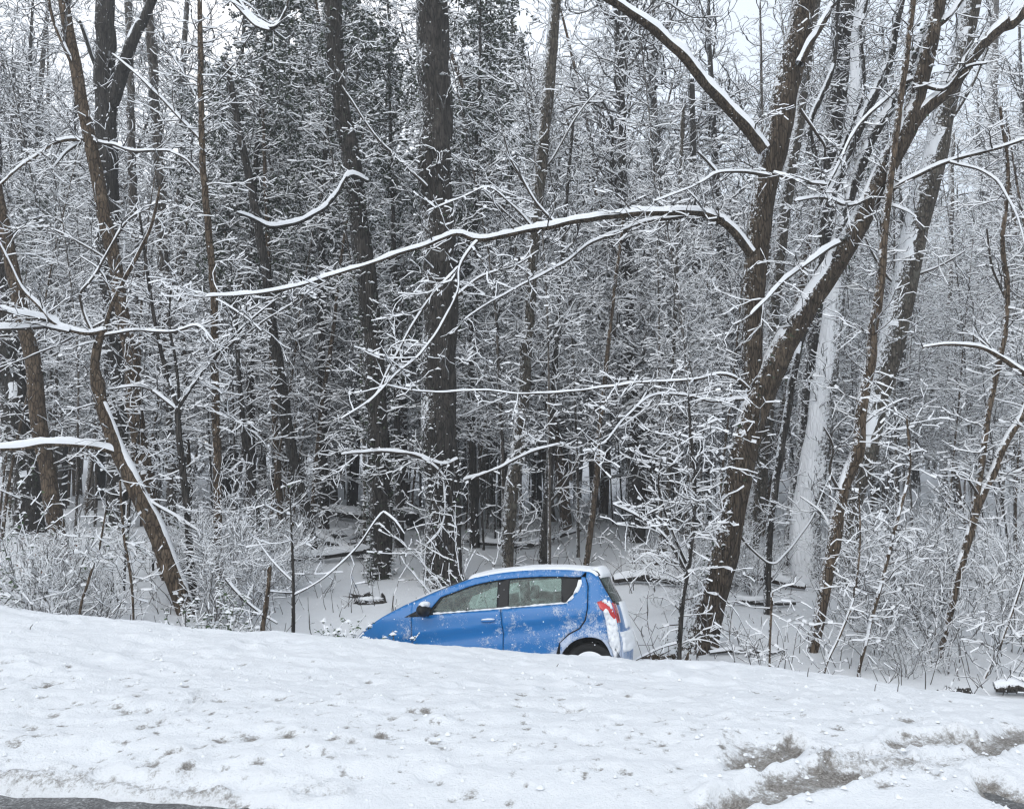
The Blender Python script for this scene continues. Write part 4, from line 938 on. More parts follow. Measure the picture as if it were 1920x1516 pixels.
# wispy undergrowth standing in the snow
def undergrowth():
    rng = random.Random(12); A = Segs()
    for _ in range(1500):
        Y = 9.6+rng.random()**1.6*28; x = rng.uniform(-1, 1)*(Y*.68+1); u = CU+x/Y*FPX
        if not off_car(u, Y): continue
        z = h1(x, Y)
        grow(A, x, Y, z-.03, rng.gauss(0, .3), rng.gauss(0, .3), 1, rng.uniform(.12, .6)*(1 if rng.random() < .8 else 2.2), .003+.0003*Y, 1 if rng.random() < .6 else 0, rng, .6, .13, .0, .16)
    (V, F), (Vs, Fs) = seg_meshes(A.a, hs=.02, rs=np.random.RandomState(9), rmin=.0034, keep=.35)
    o = mobj('undergrowth', V, [F], M_TWIG, None); tag(o, 'thin dry stems and weeds poking out of the snow under the trees', 'undergrowth', kind='stuff')
    s = mobj('snow', Vs, [Fs], M_TSNOW, o); tag(s, kind='stuff')
undergrowth()
# ------------------------------------------------------------------ the blue car
def mat_paint():
    m, nt, b = newmat('blue_paint')
    tc = N(nt, 'ShaderNodeTexCoord'); sp = N(nt, 'ShaderNodeSeparateXYZ'); nt.links.new(tc.outputs['Object'], sp.inputs[0])
    n1 = noise_node(nt, 9, 4, .7); n2 = noise_node(nt, 70, 3, .75); n3 = noise_node(nt, 3.2, 3, .6)
    # wet snow spattered on the panels, more of it towards the tail and along the sills
    g = math_n(nt, 'ADD', math_n(nt, 'MULTIPLY', math_n(nt, 'SUBTRACT', sp.outputs[0], 2.0), .04), math_n(nt, 'MULTIPLY', math_n(nt, 'SUBTRACT', .75, sp.outputs[2]), .06))
    ax = math_n(nt, 'SUBTRACT', sp.outputs[0], 3.2); az = math_n(nt, 'SUBTRACT', sp.outputs[2], .34)
    rr = math_n(nt, 'SQRT', math_n(nt, 'ADD', math_n(nt, 'MULTIPLY', ax, ax), math_n(nt, 'MULTIPLY', az, az)))
    near = N(nt, 'ShaderNodeMapRange'); near.inputs[1].default_value = .36; near.inputs[2].default_value = .56; near.inputs[3].default_value = .16; near.inputs[4].default_value = 0; nt.links.new(rr, near.inputs[0])
    g = math_n(nt, 'ADD', g, near.outputs[0])
    s = math_n(nt, 'ADD', math_n(nt, 'ADD', math_n(nt, 'MULTIPLY', n1.outputs[0], .6), math_n(nt, 'MULTIPLY', n2.outputs[0], .55)), math_n(nt, 'ADD', math_n(nt, 'MULTIPLY', n3.outputs[0], .45), g))
    r = N(nt, 'ShaderNodeMapRange'); r.inputs[1].default_value = .865; r.inputs[2].default_value = .99; nt.links.new(s, r.inputs[0])
    v = N(nt, 'ShaderNodeTexVoronoi'); v.inputs['Scale'].default_value = 24; nt.links.new(tc.outputs['Object'], v.inputs['Vector'])
    dots = math_n(nt, 'LESS_THAN', v.outputs['Distance'], .16)
    vc = N(nt, 'ShaderNodeSeparateColor'); nt.links.new(v.outputs['Color'], vc.inputs[0])
    dots = math_n(nt, 'MULTIPLY', dots, math_n(nt, 'LESS_THAN', vc.outputs[0], .10))
    f = math_n(nt, 'MAXIMUM', math_n(nt, 'MULTIPLY', r.outputs[0], .75), dots)
    nt.links.new(mixc(nt, f, (.004, .15, .43), (.62, .66, .74)), b.inputs['Base Color'])
    nt.links.new(math_n(nt, 'ADD', math_n(nt, 'MULTIPLY', f, .5), .28), b.inputs['Roughness'])
    b.inputs['Metallic'].default_value = 0; b.inputs['Coat Weight'].default_value = .3; b.inputs['Coat Roughness'].default_value = .12
    bump(nt, f, .4, .01, b)
    return m
M_PAINT = mat_paint()
M_BLACK = mat_plain('black_plastic', (.012, .012, .013), .45)
M_RUBBER = mat_plain('rubber', (.015, .015, .015), .8)
M_DARKIN = mat_plain('interior_cloth', (.05, .052, .055), .9)
M_METAL = mat_plain('wheel_metal', (.35, .36, .38), .35, .8)
def mat_glass():
    m, nt, b = newmat('window_glass')
    for n in list(nt.nodes):
        if n.type != 'OUTPUT_MATERIAL': nt.nodes.remove(n)
    out = nt.nodes[0]
    t = N(nt, 'ShaderNodeBsdfTransparent'); t.inputs[0].default_value = (.56, .68, .63, 1)
    g = N(nt, 'ShaderNodeBsdfGlossy'); g.inputs['Roughness'].default_value = .04
    fr = N(nt, 'ShaderNodeFresnel'); fr.inputs[0].default_value = 1.5
    d = N(nt, 'ShaderNodeBsdfDiffuse'); d.inputs[0].default_value = (.42, .60, .54, 1)      # breath and melt film
    n = noise_node(nt, 14, 4, .7); r = N(nt, 'ShaderNodeMapRange'); r.inputs[1].default_value = .42; r.inputs[2].default_value = .75; r.inputs[3].default_value = .04; r.inputs[4].default_value = .30
    nt.links.new(n.outputs[0], r.inputs[0])
    m1 = N(nt, 'ShaderNodeMixShader'); nt.links.new(r.outputs[0], m1.inputs[0]); nt.links.new(t.outputs[0], m1.inputs[1]); nt.links.new(d.outputs[0], m1.inputs[2])
    m2 = N(nt, 'ShaderNodeMixShader'); nt.links.new(fr.outputs[0], m2.inputs[0]); nt.links.new(m1.outputs[0], m2.inputs[1]); nt.links.new(g.outputs[0], m2.inputs[2])
    nt.links.new(m2.outputs[0], out.inputs[0]); return m
M_GLASS = mat_glass()
def mat_lamp(name, c):
    m, nt, b = newmat(name); n = noise_node(nt, 40, 2)
    r = ramp(nt, n.outputs[0], [(.3, tuple(x*.8 for x in c)), (.7, c)]); nt.links.new(r.outputs[0], b.inputs['Base Color'])
    b.inputs['Roughness'].default_value = .12; b.inputs['Coat Weight'].default_value = 1; return m
M_RED = mat_lamp('red_lens', (.62, .03, .03)); M_CLEAR = mat_lamp('clear_lens', (.6, .62, .64))
EK = np.array([(.16, .20), (.08, .40), (.10, .58), (.32, .80), (.65, .965), (.95, 1.075), (1.2, 1.16), (1.45, 1.255), (1.7, 1.335), (1.95, 1.41), (2.3, 1.455), (2.7, 1.465), (3.05, 1.447), (3.25, 1.42), (3.36, 1.385),
               (3.50, 1.225), (3.69, 1.02), (3.75, .85), (3.79, .65), (3.80, .45), (3.75, .22)])
CK = np.array([(.02, .18), (-.06, .40), (-.05, .60), (.12, .82), (.50, .99), (.80, 1.10), (1.05, 1.18), (1.35, 1.29), (1.62, 1.385), (1.90, 1.465), (2.3, 1.51), (2.7, 1.52), (3.05, 1.50), (3.32, 1.465), (3.50, 1.425),
               (3.62, 1.24), (3.80, 1.02), (3.87, .85), (3.93, .65), (3.95, .45), (3.88, .20)])
def crv(K, t):
    t = np.asarray(t, float); i = np.clip(np.floor(t).astype(int), 0, len(K)-2); f = (t-i)[..., None]
    p0 = K[np.maximum(i-1, 0)]; p1 = K[i]; p2 = K[i+1]; p3 = K[np.minimum(i+2, len(K)-1)]
    return .5*((2*p1)+(p2-p0)*f+(2*p0-5*p1+4*p2-p3)*f**2+(3*p1-p0-3*p2+p3)*f**3)
def belt(x): return np.interp(x, [.9, 1.4, 3.2], [.975, 1.0, 1.065])
def crease(x): return np.interp(x, [.5, 1.2, 3.7], [.70, .765, .945])
def Wd(x, z):
    x = np.asarray(x, float); z = np.asarray(z, float)
    w = .845-.15*np.clip((.8-x)/.8, 0, 1.2)**2-.11*np.clip((x-3.15)/.65, 0, 1.2)**2.2
    zb = .98; k = np.clip(z-zb, 0, 1)
    w = w-.40*k-.12*k*k-.35*np.clip(.06-np.abs(z-zb), 0, 1)**2
    w = w-.06*np.clip((.42-z)/.22, 0, 1)**2
    d = z-crease(x)
    w = w+.012*np.exp(-(d/.02)**2)*(d < 0)+.012*(d >= 0)*np.exp(-d/.14)-.014*(d < 0)*np.exp(-((d+.10)/.07)**2)
    da = np.hypot(x-3.27, z-.32); w = w+.022*np.exp(-((da-.36)/.035)**2)
    da = np.hypot(x-.78, z-.32); w = w+.022*np.exp(-((da-.36)/.035)**2)
    return w
def pip(poly, x, y):
    inside = np.zeros(len(x), bool); n = len(poly)
    for i in range(n):
        x1, y1 = poly[i]; x2, y2 = poly[(i+1) % n]
        c = ((y1 > y) != (y2 > y)); xx = (x2-x1)*(y-y1)/(y2-y1+1e-12)+x1
        inside ^= c & (x < xx)
    return inside
def densify(poly, s=.03, closed=True):
    out = []; n = len(poly)
    for i in range(n if closed else n-1):
        a = np.array(poly[i]); b = np.array(poly[(i+1) % n]); k = max(1, int(np.linalg.norm(b-a)/s))
        out += [tuple(a+(b-a)*j/k) for j in range(k)]
    if not closed: out.append(tuple(poly[-1]))
    return out
def panel(name, outline, mat, parent, side=-1, off=0.0, holes=(), grid=.03, thick=.008, wfun=None, smooth=True):
    rings = [densify(outline)]+[densify(h) for h in holes]
    xs = [p[0] for p in rings[0]]; ys = [p[1] for p in rings[0]]
    g = np.stack(np.meshgrid(np.arange(min(xs), max(xs), grid), np.arange(min(ys), max(ys), grid)), -1).reshape(-1, 2)+.0007
    m = pip(rings[0], g[:, 0], g[:, 1])
    for h in rings[1:]: m &= ~pip(h, g[:, 0], g[:, 1])
    for r in rings:      # no grid points too near the outlines
        R = np.array(r); d = np.min(np.hypot(g[:, None, 0]-R[None, :, 0], g[:, None, 1]-R[None, :, 1]), 1); m &= d > grid*.45
    V = [Vector(p) for r in rings for p in r]; E = []; o = 0
    for r in rings:
        E += [(o+i, o+(i+1) % len(r)) for i in range(len(r))]; o += len(r)
    V += [Vector(p) for p in g[m]]
    vo, _, fo, _, _, _ = geometry.delaunay_2d_cdt(V, E, [], 0, 1e-5)
    vo = np.array([tuple(v) for v in vo]); fo = np.array([f for f in fo if len(f) == 3])
    c = vo[fo].mean(1); k = pip(rings[0], c[:, 0], c[:, 1])
    for h in rings[1:]: k &= ~pip(h, c[:, 0], c[:, 1])
    fo = fo[k]
    if side > 0: fo = fo[:, ::-1]
    w = (wfun or Wd)(vo[:, 0], vo[:, 1])+off
    V3 = np.stack([vo[:, 0], side*w, vo[:, 1]], 1)
    ob = mobj(name, V3, [fo], mat, parent, smooth)
    if thick:
        md = ob.modifiers.new('t', 'SOLIDIFY'); md.thickness = thick; md.offset = -1
    return ob
def skin(name, t0, t1, mat, parent, off=0.0, s0=-1, s1=1, nt_=30, ns=26, p=2.3, thick=.008, zoff=0, lump=0, seed=0, gaps=0):
    t = np.linspace(t0, t1, nt_); s = np.linspace(s0, s1, ns)
    E = crv(EK, t)[:, None]; C = crv(CK, t)[:, None]
    k = (1-np.abs(s)**p)[None, :, None]; XZ = E+(C-E)*k
    w = Wd(E[..., 0], E[..., 1]); Y = s[None]*w
    V = np.stack([XZ[..., 0], Y, XZ[..., 1]], -1)
    du = np.gradient(V, axis=0); dv = np.gradient(V, axis=1); nn = np.cross(du, dv); nn /= np.linalg.norm(nn, axis=2)[..., None]+1e-9
    if nn[..., 2].mean() < 0 and t0 < 15: nn = -nn
    if t0 >= 14.5 and nn[..., 0].mean() < 0: nn = -nn
    o = np.full(V.shape[:2], off)
    if lump:
        T2, S2 = np.meshgrid(t, s, indexing='ij')
        o = o+lump*(1+.35*fbm(T2*1.3+seed, S2*3+seed, 3))
        ed = np.minimum(np.minimum((T2-t0)/(t1-t0), (t1-T2)/(t1-t0))*nt_*.35, np.minimum(S2-s0, s1-S2)*ns*.16)
        o = o*np.clip(ed, 0, 1)**.5
        if gaps: o = o-.05*np.clip(gaps-.9-fbm(T2*2.3+seed*2, S2*4.5, 3)-np.clip(ed*.6, 0, .6), 0, .6)
    V = V+nn*o[..., None]
    V[..., 2] += zoff
    idx = np.arange(nt_*ns).reshape(nt_, ns)
    F = np.stack([idx[:-1, :-1], idx[:-1, 1:], idx[1:, 1:], idx[1:, :-1]], -1).reshape(-1, 4)
    a, b, c = V.reshape(-1, 3)[F[0, 0]], V.reshape(-1, 3)[F[0, 1]], V.reshape(-1, 3)[F[0, 2]]
    if np.dot(np.cross(b-a, c-a), nn[0, 0]) < 0: F = F[:, ::-1]
    ob = mobj(name, V.reshape(-1, 3), [F], mat, parent, True)
    if thick:
        md = ob.modifiers.new('t', 'SOLIDIFY'); md.thickness = thick; md.offset = -1
    return ob
def lathe(name, prof, mat, parent, n=40, loc=(0, 0, 0), axis='y'):
    a = np.arange(n)/n*2*pi; pr = np.array(prof)
    V = np.stack([pr[:, None, 0]*np.cos(a), np.broadcast_to(pr[:, None, 1], (len(pr), n)), pr[:, None, 0]*np.sin(a)], -1)+np.array(loc)
    idx = np.arange(len(pr)*n).reshape(len(pr), n); nx = np.roll(idx, -1, 1)
    F = np.stack([idx[:-1], nx[:-1], nx[1:], idx[1:]], -1).reshape(-1, 4)
    return mobj(name, V.reshape(-1, 3), [F], mat, parent, True)
def blob(name, c, r, mat, parent, seed=0, n=16, lump=.25, squash=None):
    th = np.linspace(.02, pi-.02, n); ph = np.arange(2*n)/(2*n)*2*pi; T_, Ph = np.meshgrid(th, ph, indexing='ij')
    d = np.stack([np.sin(T_)*np.cos(Ph), np.sin(T_)*np.sin(Ph), np.cos(T_)], -1)
    k = 1+lump*fbm(d[..., 0]*1.7+seed*3.3+d[..., 2], d[..., 1]*1.7+seed+d[..., 2]*.7, 3)
    V = np.array(c)+d*k[..., None]*np.array(r)
    idx = np.arange(n*2*n).reshape(n, 2*n); nx = np.roll(idx, -1, 1)
    F = np.stack([idx[:-1], idx[1:], nx[1:], nx[:-1]], -1).reshape(-1, 4)
    return mobj(name, V.reshape(-1, 3), [F], mat, parent, True)
def arch(cx, cz, r, a0, a1, n=14):
    return [(cx+r*cos(a0+(a1-a0)*i/n), cz+r*sin(a0+(a1-a0)*i/n)) for i in range(n+1)]
YAW, PIT, ROLL = radians(-10.5), radians(4.2), radians(-8)
car = empty('blue_car', (0, 0, 0), 'bright blue small hatchback stuck nose down left in the ditch behind the snow bank', 'car')
_pw = P(1106, 1256, 9.05)
_M = Matrix.Rotation(YAW, 4, 'Z') @ Matrix.Rotation(-PIT, 4, 'Y') @ Matrix.Rotation(ROLL, 4, 'X') @ Matrix.Diagonal((.975, 1, .965, 1))
_o = _pw - (_M @ Vector((3.27, -.84, .31)))
car.matrix_world = Matrix.Translation(_o) @ _M
CAR_O = _o
def E_top(x0, x1, dz=0.0, n=24):   # points on the side silhouette between two x, from left to right
    t = np.linspace(3, 14, 400); e = crv(EK, t); xs = np.linspace(x0, x1, n)
    return [(float(x), float(np.interp(x, e[:, 0], e[:, 1]))+dz) for x in xs]
ra, rf = (3.27, .32), (.78, .32); AR = .355
g_ = .004
seamB = 2.27; seamA = 1.18
# daylight opening and panes
dlo = [(1.36, .985), (1.40, 1.03)]+[(x, z) for x, z in E_top(1.50, 3.12, -.075, 20)]+[(3.215, 1.30), (3.20, 1.24), (3.02, 1.052)]
dlo = [(1.375, 1.005)]+E_top(1.52, 3.12, -.080, 20)+[(3.20, 1.325), (3.215, 1.28), (3.04, 1.075)]
def pane(x0, x1, lift=.012):
    top = [(x, z-.012) for x, z in E_top(max(x0, 1.55), x1, -.080, 12)]
    b = [(x1, float(belt(x1))+lift), (x0, float(belt(x0))+lift)]
    return (([(x0, float(belt(x0))+lift+.02)] if x0 < 1.5 else [])+top+b)
for side in (-1, 1):
    top_f = E_top(.34, 1.16, 0, 14)
    fender = [(.12, .22), (.085, .40), (.10, .58), (.2, .67)]+top_f+[(seamA-g_, 1.14), (seamA-g_, .30)]+[(1.16, .24)]+arch(rf[0], rf[1], AR, -.2, pi+.25, 18)+[(.38, .22)]
    panel('front_wing', fender, M_PAINT, car, side)
    fd = [(seamA+g_, .27), (seamA+g_, 1.0)]+[(1.30, float(belt(1.30))-.005), (seamB-g_, float(belt(seamB))-.005)]+[(seamB+.015, .75), (seamB-g_, .27)]
    d1 = panel('door', fd, M_PAINT, car, side)
    rd = [(seamB+g_, .27), (seamB+.015+2*g_, .75), (seamB+g_, float(belt(seamB))-.005), (3.04, float(belt(3.04))-.004), (3.19, 1.21), (3.225, 1.30), (3.22, 1.355)]+[(3.27, 1.352), (3.295, 1.25), (3.285, 1.0), (3.25, .87), (3.18, .78), (3.05, .72), (2.94, .62), (2.88, .45), (2.83, .27)]
    d2 = panel('door', rd, M_PAINT, car, side)
    qt = [(3.278, 1.35)]+[(x, z) for x, z in E_top(3.285, 3.355, -.004, 6)]+[tuple(p) for p in crv(EK, np.linspace(14.2, 19.8, 26))]+[(3.63, .24)]+arch(ra[0], ra[1], AR, -.2, pi-.42, 16)+[(2.95, .62), (3.06, .708), (3.19, .768), (3.262, .86), (3.297, 1.0), (3.307, 1.25)]
    panel('rear_wing', qt, M_PAINT, car, side)
    sill = [(1.17, .20), (2.80, .20), (2.83, .262), (seamA-.01, .262)]
    panel('sill', sill, M_BLACK, car, side)
    rail = [(1.16, 1.01), (1.36, 1.005)]+E_top(1.52, 3.14, -.079, 20)+[(3.22, 1.36)]+E_top(1.17, 3.275, -.001, 40)[::-1]
    panel('roof_rail', rail, M_PAINT, car, side)
    p1, p2 = pane(1.42, 2.215), pane(2.36, 2.985)
    panel('window_frame', dlo, M_BLACK, car, side, off=-.012, holes=[p1, p2])
    panel('window', p1, M_GLASS, car, side, off=-.022, thick=0)
    panel('window', p2, M_GLASS, car, side, off=-.022, thick=0)
    # dark inner shell seen through the panel gaps
    inner = [(.5, .3), (.45, .6)]+[(1.1, .93), (3.2, 1.0), (3.45, 1.0), (3.6, .6), (3.6, .35)]+arch(ra[0], ra[1], AR+.01, 0, pi, 12)+arch(rf[0], rf[1], AR+.01, 0, pi, 12)
    panel('inner_panel', inner, M_BLACK, car, side, off=-.025, grid=.1)
    hn = blob('handle', (2.12, side*(float(Wd(2.12, .90))+.012), .90), (.085, .022, .017), M_PAINT, d1, 1, 10, .05)
    blob('snow', (2.12, side*(float(Wd(2.12, .90))+.014), .918), (.085, .022, .012), M_SNOW, hn, 2, 8, .3)
    hn = blob('handle', (3.02, side*(float(Wd(3.02, .955))+.012), .955), (.085, .022, .017), M_PAINT, d2, 1, 10, .05) if side > 0 else None
    # door mirror with its snow cap, and the black corner trim in front of the glass
    tri = [(1.10, .985), (1.40, .985), (1.415, 1.085), (1.36, 1.10), (1.24, 1.05)]
    panel('corner_trim', tri, M_BLACK, car, side, off=.006)
    mr = blob('mirror', (1.365, side*.965, 1.055), (.075, .115, .078), M_BLACK, car, 3, 14, .06)
    mobj('stalk', np.array([(1.33, side*.84, .99), (1.40, side*.84, .99), (1.40, side*.93, 1.03), (1.33, side*.93, 1.03), (1.33, side*.84, 1.01), (1.40, side*.84, 1.01), (1.40, side*.93, 1.05), (1.33, side*.93, 1.05)]),
         [[(0, 1, 2, 3), (7, 6, 5, 4), (0, 4, 5, 1), (1, 5, 6, 2), (2, 6, 7, 3), (3, 7, 4, 0)]], M_BLACK, mr)
    blob('snow', (1.385, side*.955, 1.12), (.06, .10, .04), M_SNOW, mr, 5, 12, .3)
    # lamps
    panel('tail_light', [(3.40, 1.06), (3.47, 1.075), (3.655, 1.05), (3.72, .93), (3.745, .82), (3.66, .80), (3.55, .93), (3.44, .985)], M_RED, car, side, off=.007)
    skin('tail_light', 15.9, 17.2, M_RED, car, .008, *((-1, -.78) if side < 0 else (.78, 1)), 10, 6)
    skin('headlight', 2.15, 3.5, M_CLEAR, car, .008, *((-.98, -.55) if side < 0 else (.55, .98)), 12, 8)
    # snow lodged along the window ledge, the tail lamp and the wheel arch
    xs = np.linspace(1.45, 3.06, 140); C = np.stack([xs, side*(Wd(xs, belt(xs))-.004), belt(xs)+.006], 1)
    R = .010+.016*noise2(xs*5, xs*0+3)+.010*noise2(xs*19, xs*0)
    V, F, T = tube_vf(C, np.maximum(R, .003), 6, .2, 4, stable=False); mobj('snow', V, [F, T], M_SNOW, car, True)
    def pwrap(nm, poly, thick, seed, lump=.5):
        ob = panel(nm, poly, M_SNOW, car, side, off=.012, grid=.012, thick=0)
        co = np.empty(len(ob.data.vertices)*3, np.float32); ob.data.vertices.foreach_get('co', co); co = co.reshape(-1, 3).astype(float)
        Rg = np.array(densify(poly, .02)); d = np.min(np.hypot(co[:, None, 0]-Rg[None, :, 0], co[:, None, 2]-Rg[None, :, 1]), 1)
        h = np.clip(d/.05, 0, 1)**.5*thick*(1+lump*fbm(co[:, 0]*14+seed, co[:, 2]*14, 3))-.10*np.clip(.12-d*2-fbm(co[:, 0]*16+seed*3, co[:, 2]*16, 3)-.25, 0, .5)
        co[:, 1] += side*(h-.010*(d < .012)); co[:, 0] += np.clip((co[:, 0]-3.5), 0, 1)*h*1.5
        ob.data.vertices.foreach_set('co', co.astype(np.float32).ravel()); ob.data.update(); return ob
    pwrap('snow', [(3.045, 1.075), (3.12, 1.16), (3.17, 1.25), (3.19, 1.325), (3.225, 1.33), (3.232, 1.28), (3.195, 1.20), (3.11, 1.10)], .012, 9)
    pwrap('snow', [(3.50, .955), (3.56, .99), (3.60, .965), (3.64, .90), (3.70, .86), (3.735, .87), (3.77, .72), (3.785, .52), (3.72, .44), (3.66, .40), (3.62, .52), (3.57, .60), (3.555, .68), (3.545, .78), (3.53, .85)], .035, 3)
    pwrap('snow', [(3.47, 1.06), (3.54, 1.09), (3.63, 1.075), (3.675, 1.02), (3.70, .95), (3.67, .93), (3.63, 1.0), (3.56, 1.035)], .025, 5)
skin('front_bumper', 0, 2.55, M_PAINT, car, nt_=16)
skin('grille', .35, 1.4, M_BLACK, car, .012, -.55, .55, 8, 14)
skin('bonnet', 2.57, 5.25, M_PAINT, car, nt_=26)
skin('cowl', 5.25, 5.9, M_BLACK, car, -.01, -.97, .97, 6, 20)
skin('windscreen', 5.85, 8.9, M_GLASS, car, 0, -.93, .93, 24, 24, thick=0)
for s0, s1 in ((-1, -.925), (.925, 1)): skin('pillar', 5.3, 9.0, M_PAINT, car, .003, s0, s1, 26, 5)
skin('roof', 8.9, 14.0, M_PAINT, car, nt_=36)
skin('tailgate', 14.0, 17.9, M_PAINT, car, 0, nt_=24)
skin('rear_window', 14.45, 15.95, M_GLASS, car, .012, -.86, .86, 14, 20, thick=.004)
skin('rear_window_surround', 14.3, 16.05, M_BLACK, car, .006, -.93, .93, 14, 20, thick=.004)
skin('rear_bumper', 17.92, 20, M_PAINT, car, .012, nt_=14)
sp = skin('spoiler', 13.5, 14.35, M_BLACK, car, .02, -.9, .9, 8, 20, thick=.02)
# the snow lying on the roof, thin at the front, and on the tailgate and bumper
skin('snow', 8.6, 14.25, M_SNOW, car, .0, -.985, .985, 70, 40, lump=.024, seed=3, thick=0)
skin('snow', 13.5, 14.5, M_SNOW, car, .012, -.9, .9, 20, 36, lump=.035, seed=6, thick=0)
skin('snow', 15.9, 17.6, M_SNOW, car, .02, -.5, .8, 44, 60, lump=.03, seed=8, gaps=1.0, thick=0)
skin('snow', 17.7, 18.9, M_SNOW, car, .02, -.97, .98, 34, 70, lump=.04, seed=11, gaps=1.5, thick=0)
skin('snow', 5.7, 7.4, M_SNOW, car, .0, -.5, .9, 30, 30, lump=.02, seed=15, thick=0)
# snow stuck to the far windows, so that they glow white through the cabin
for (p_, sd_) in (([(1.9, 1.03), (2.2, 1.04), (2.2, 1.22), (2.06, 1.20), (1.95, 1.12)], 1), ([(2.40, 1.05), (2.96, 1.08), (2.96, 1.22), (2.7, 1.20), (2.5, 1.22), (2.40, 1.15)], 2)):
    panel('snow', p_, M_SNOW, car, 1, off=-.012, grid=.04, thick=.006)
# wheels
for (cx, cz) in (ra, rf):
    for side in (-1, 1):
        w = bpy.data.objects.new('wheel', None); COL.objects.link(w); w.parent = car; w.location = (cx, side*.735, .305)
        s = side
        lathe('tyre', [(.20, -.085*s), (.265, -.095*s), (.295, -.085*s), (.305, -.05*s), (.306, 0), (.305, .05*s), (.295, .085*s), (.265, .097*s), (.225, .09*s), (.205, .075*s)], M_RUBBER, w)
        rm = lathe('rim', [(.205, .078*s), (.212, .088*s), (.20, .082*s), (.18, .05*s), (.06, .045*s), (.05, .065*s), (.0, .068*s)], M_METAL, w)
        for q in range(8):
            a = q*pi/4; C = np.array([(cos(a)*r, .068*s, sin(a)*r) for r in (.04, .12, .20)])
            V, F, T = tube_vf(C, np.array([.02, .014, .018]), 6, 0, 1); mobj('spoke', V, [F, T], M_METAL, w, True)
        if s < 0:
            V = []; 
            for a in np.linspace(pi*.12, pi*.9, 26):
                for r in (.10, .14, .18, .205, .21):
                    nn = float(noise2(a*4, r*20)); V.append((cos(a)*r, -.075-.03*(1-abs(r-.16)/.08)*(1+.6*nn)-.002, sin(a)*r))
            idx = np.arange(26*5).reshape(26, 5); F = np.stack([idx[:-1, :-1], idx[:-1, 1:], idx[1:, 1:], idx[1:, :-1]], -1).reshape(-1, 4)
            mobj('snow', V, [F], M_SNOW, w, True)
    lathe('axle', [(.02, -.7), (.02, .7)], M_BLACK, car, 8, (cx, 0, .305))
    V, F = [], []
    for side in (-1, 1):      # wheel housings
        a = np.linspace(-.1, pi+.1, 20); b = len(V)
        for q in a: V += [(cx+cos(q)*(AR+.012), side*.82, cz+sin(q)*(AR+.012)), (cx+cos(q)*(AR+.012), side*.52, cz+sin(q)*(AR+.012))]
        F += [(b+2*i, b+2*i+1, b+2*i+3, b+2*i+2) for i in range(19)]
        mobj('wheel_housing', V[b:], [np.array([(2*i, 2*i+1, 2*i+3, 2*i+2) for i in range(19)])], M_BLACK, car)
        ins = [(cx, side*.52, cz)]+[(cx+cos(q)*(AR+.012), side*.52, cz+sin(q)*(AR+.012)) for q in a]
        mobj('wheel_housing', ins, [np.array([(0, i, i+1) for i in range(1, 20)])], M_BLACK, car)
# cabin
def rbox(name, x0, x1, y0, y1, z0, z1, mat, parent, lean=0.0):
    import itertools
    V = []
    for z in (z0, z1):
        k = lean if z == z1 else 0
        V += [(x0+k, y0, z), (x1+k, y0, z), (x1+k, y1, z), (x0+k, y1, z)]
    o = mobj(name, V, [[(3, 2, 1, 0), (4, 5, 6, 7), (0, 1, 5, 4), (1, 2, 6, 5), (2, 3, 7, 6), (3, 0, 4, 7)]], mat, parent, True)
    bv = o.modifiers.new('b', 'BEVEL'); bv.width = .035; bv.segments = 3; return o
rbox('cabin_floor', .9, 3.5, -.74, .74, .24, .30, M_BLACK, car)
rbox('dashboard', 1.15, 1.55, -.70, .70, .72, 1.0, M_DARKIN, car)
for y in (-.36, .36):
    st = rbox('front_seat', 1.80, 2.30, y-.25, y+.25, .32, .56, M_DARKIN, car)
    rbox('backrest', 2.22, 2.36, y-.24, y+.24, .5, 1.10, M_DARKIN, st, .16)
    rbox('headrest', 2.43, 2.52, y-.12, y+.12, 1.12, 1.30, M_DARKIN, st, .02)
st = rbox('rear_seat', 2.75, 3.15, -.62, .62, .34, .6, M_DARKIN, car)
rbox('backrest', 3.08, 3.20, -.62, .62, .56, 1.06, M_DARKIN, st, .14)
a = np.linspace(0, 2*pi, 25); C = np.stack([1.66+.07*np.sin(a), -.36+.18*np.cos(a), .93+.17*np.sin(a)], 1)
V, F, T = tube_vf(C, np.full(25, .014), 6, 0, 1); mobj('steering_wheel', V, [F], M_BLACK, car, True)
for o_ in list(car.children_recursive):      # the short tail of this body style
    if o_.type != 'MESH' or o_.name.split('.')[0] in ('tyre', 'rim', 'spoke', 'wheel_housing') or (o_.parent and o_.parent.name.startswith('wheel')): continue
    me_ = o_.data; co = np.empty(len(me_.vertices)*3, np.float32); me_.vertices.foreach_get('co', co); co = co.reshape(-1, 3)
    xx = co[:, 0]; co[:, 0] = np.where(xx > 3.42, 3.42+(xx-3.42)*.56, np.where(xx < 1.1, 1.1-(1.1-xx)*.74, xx)); me_.vertices.foreach_set('co', co.ravel()); me_.update()
for o_ in car.children:
    if o_.name.startswith('wheel') and o_.type == 'EMPTY' and o_.location.x < 1: o_.location.x = .86
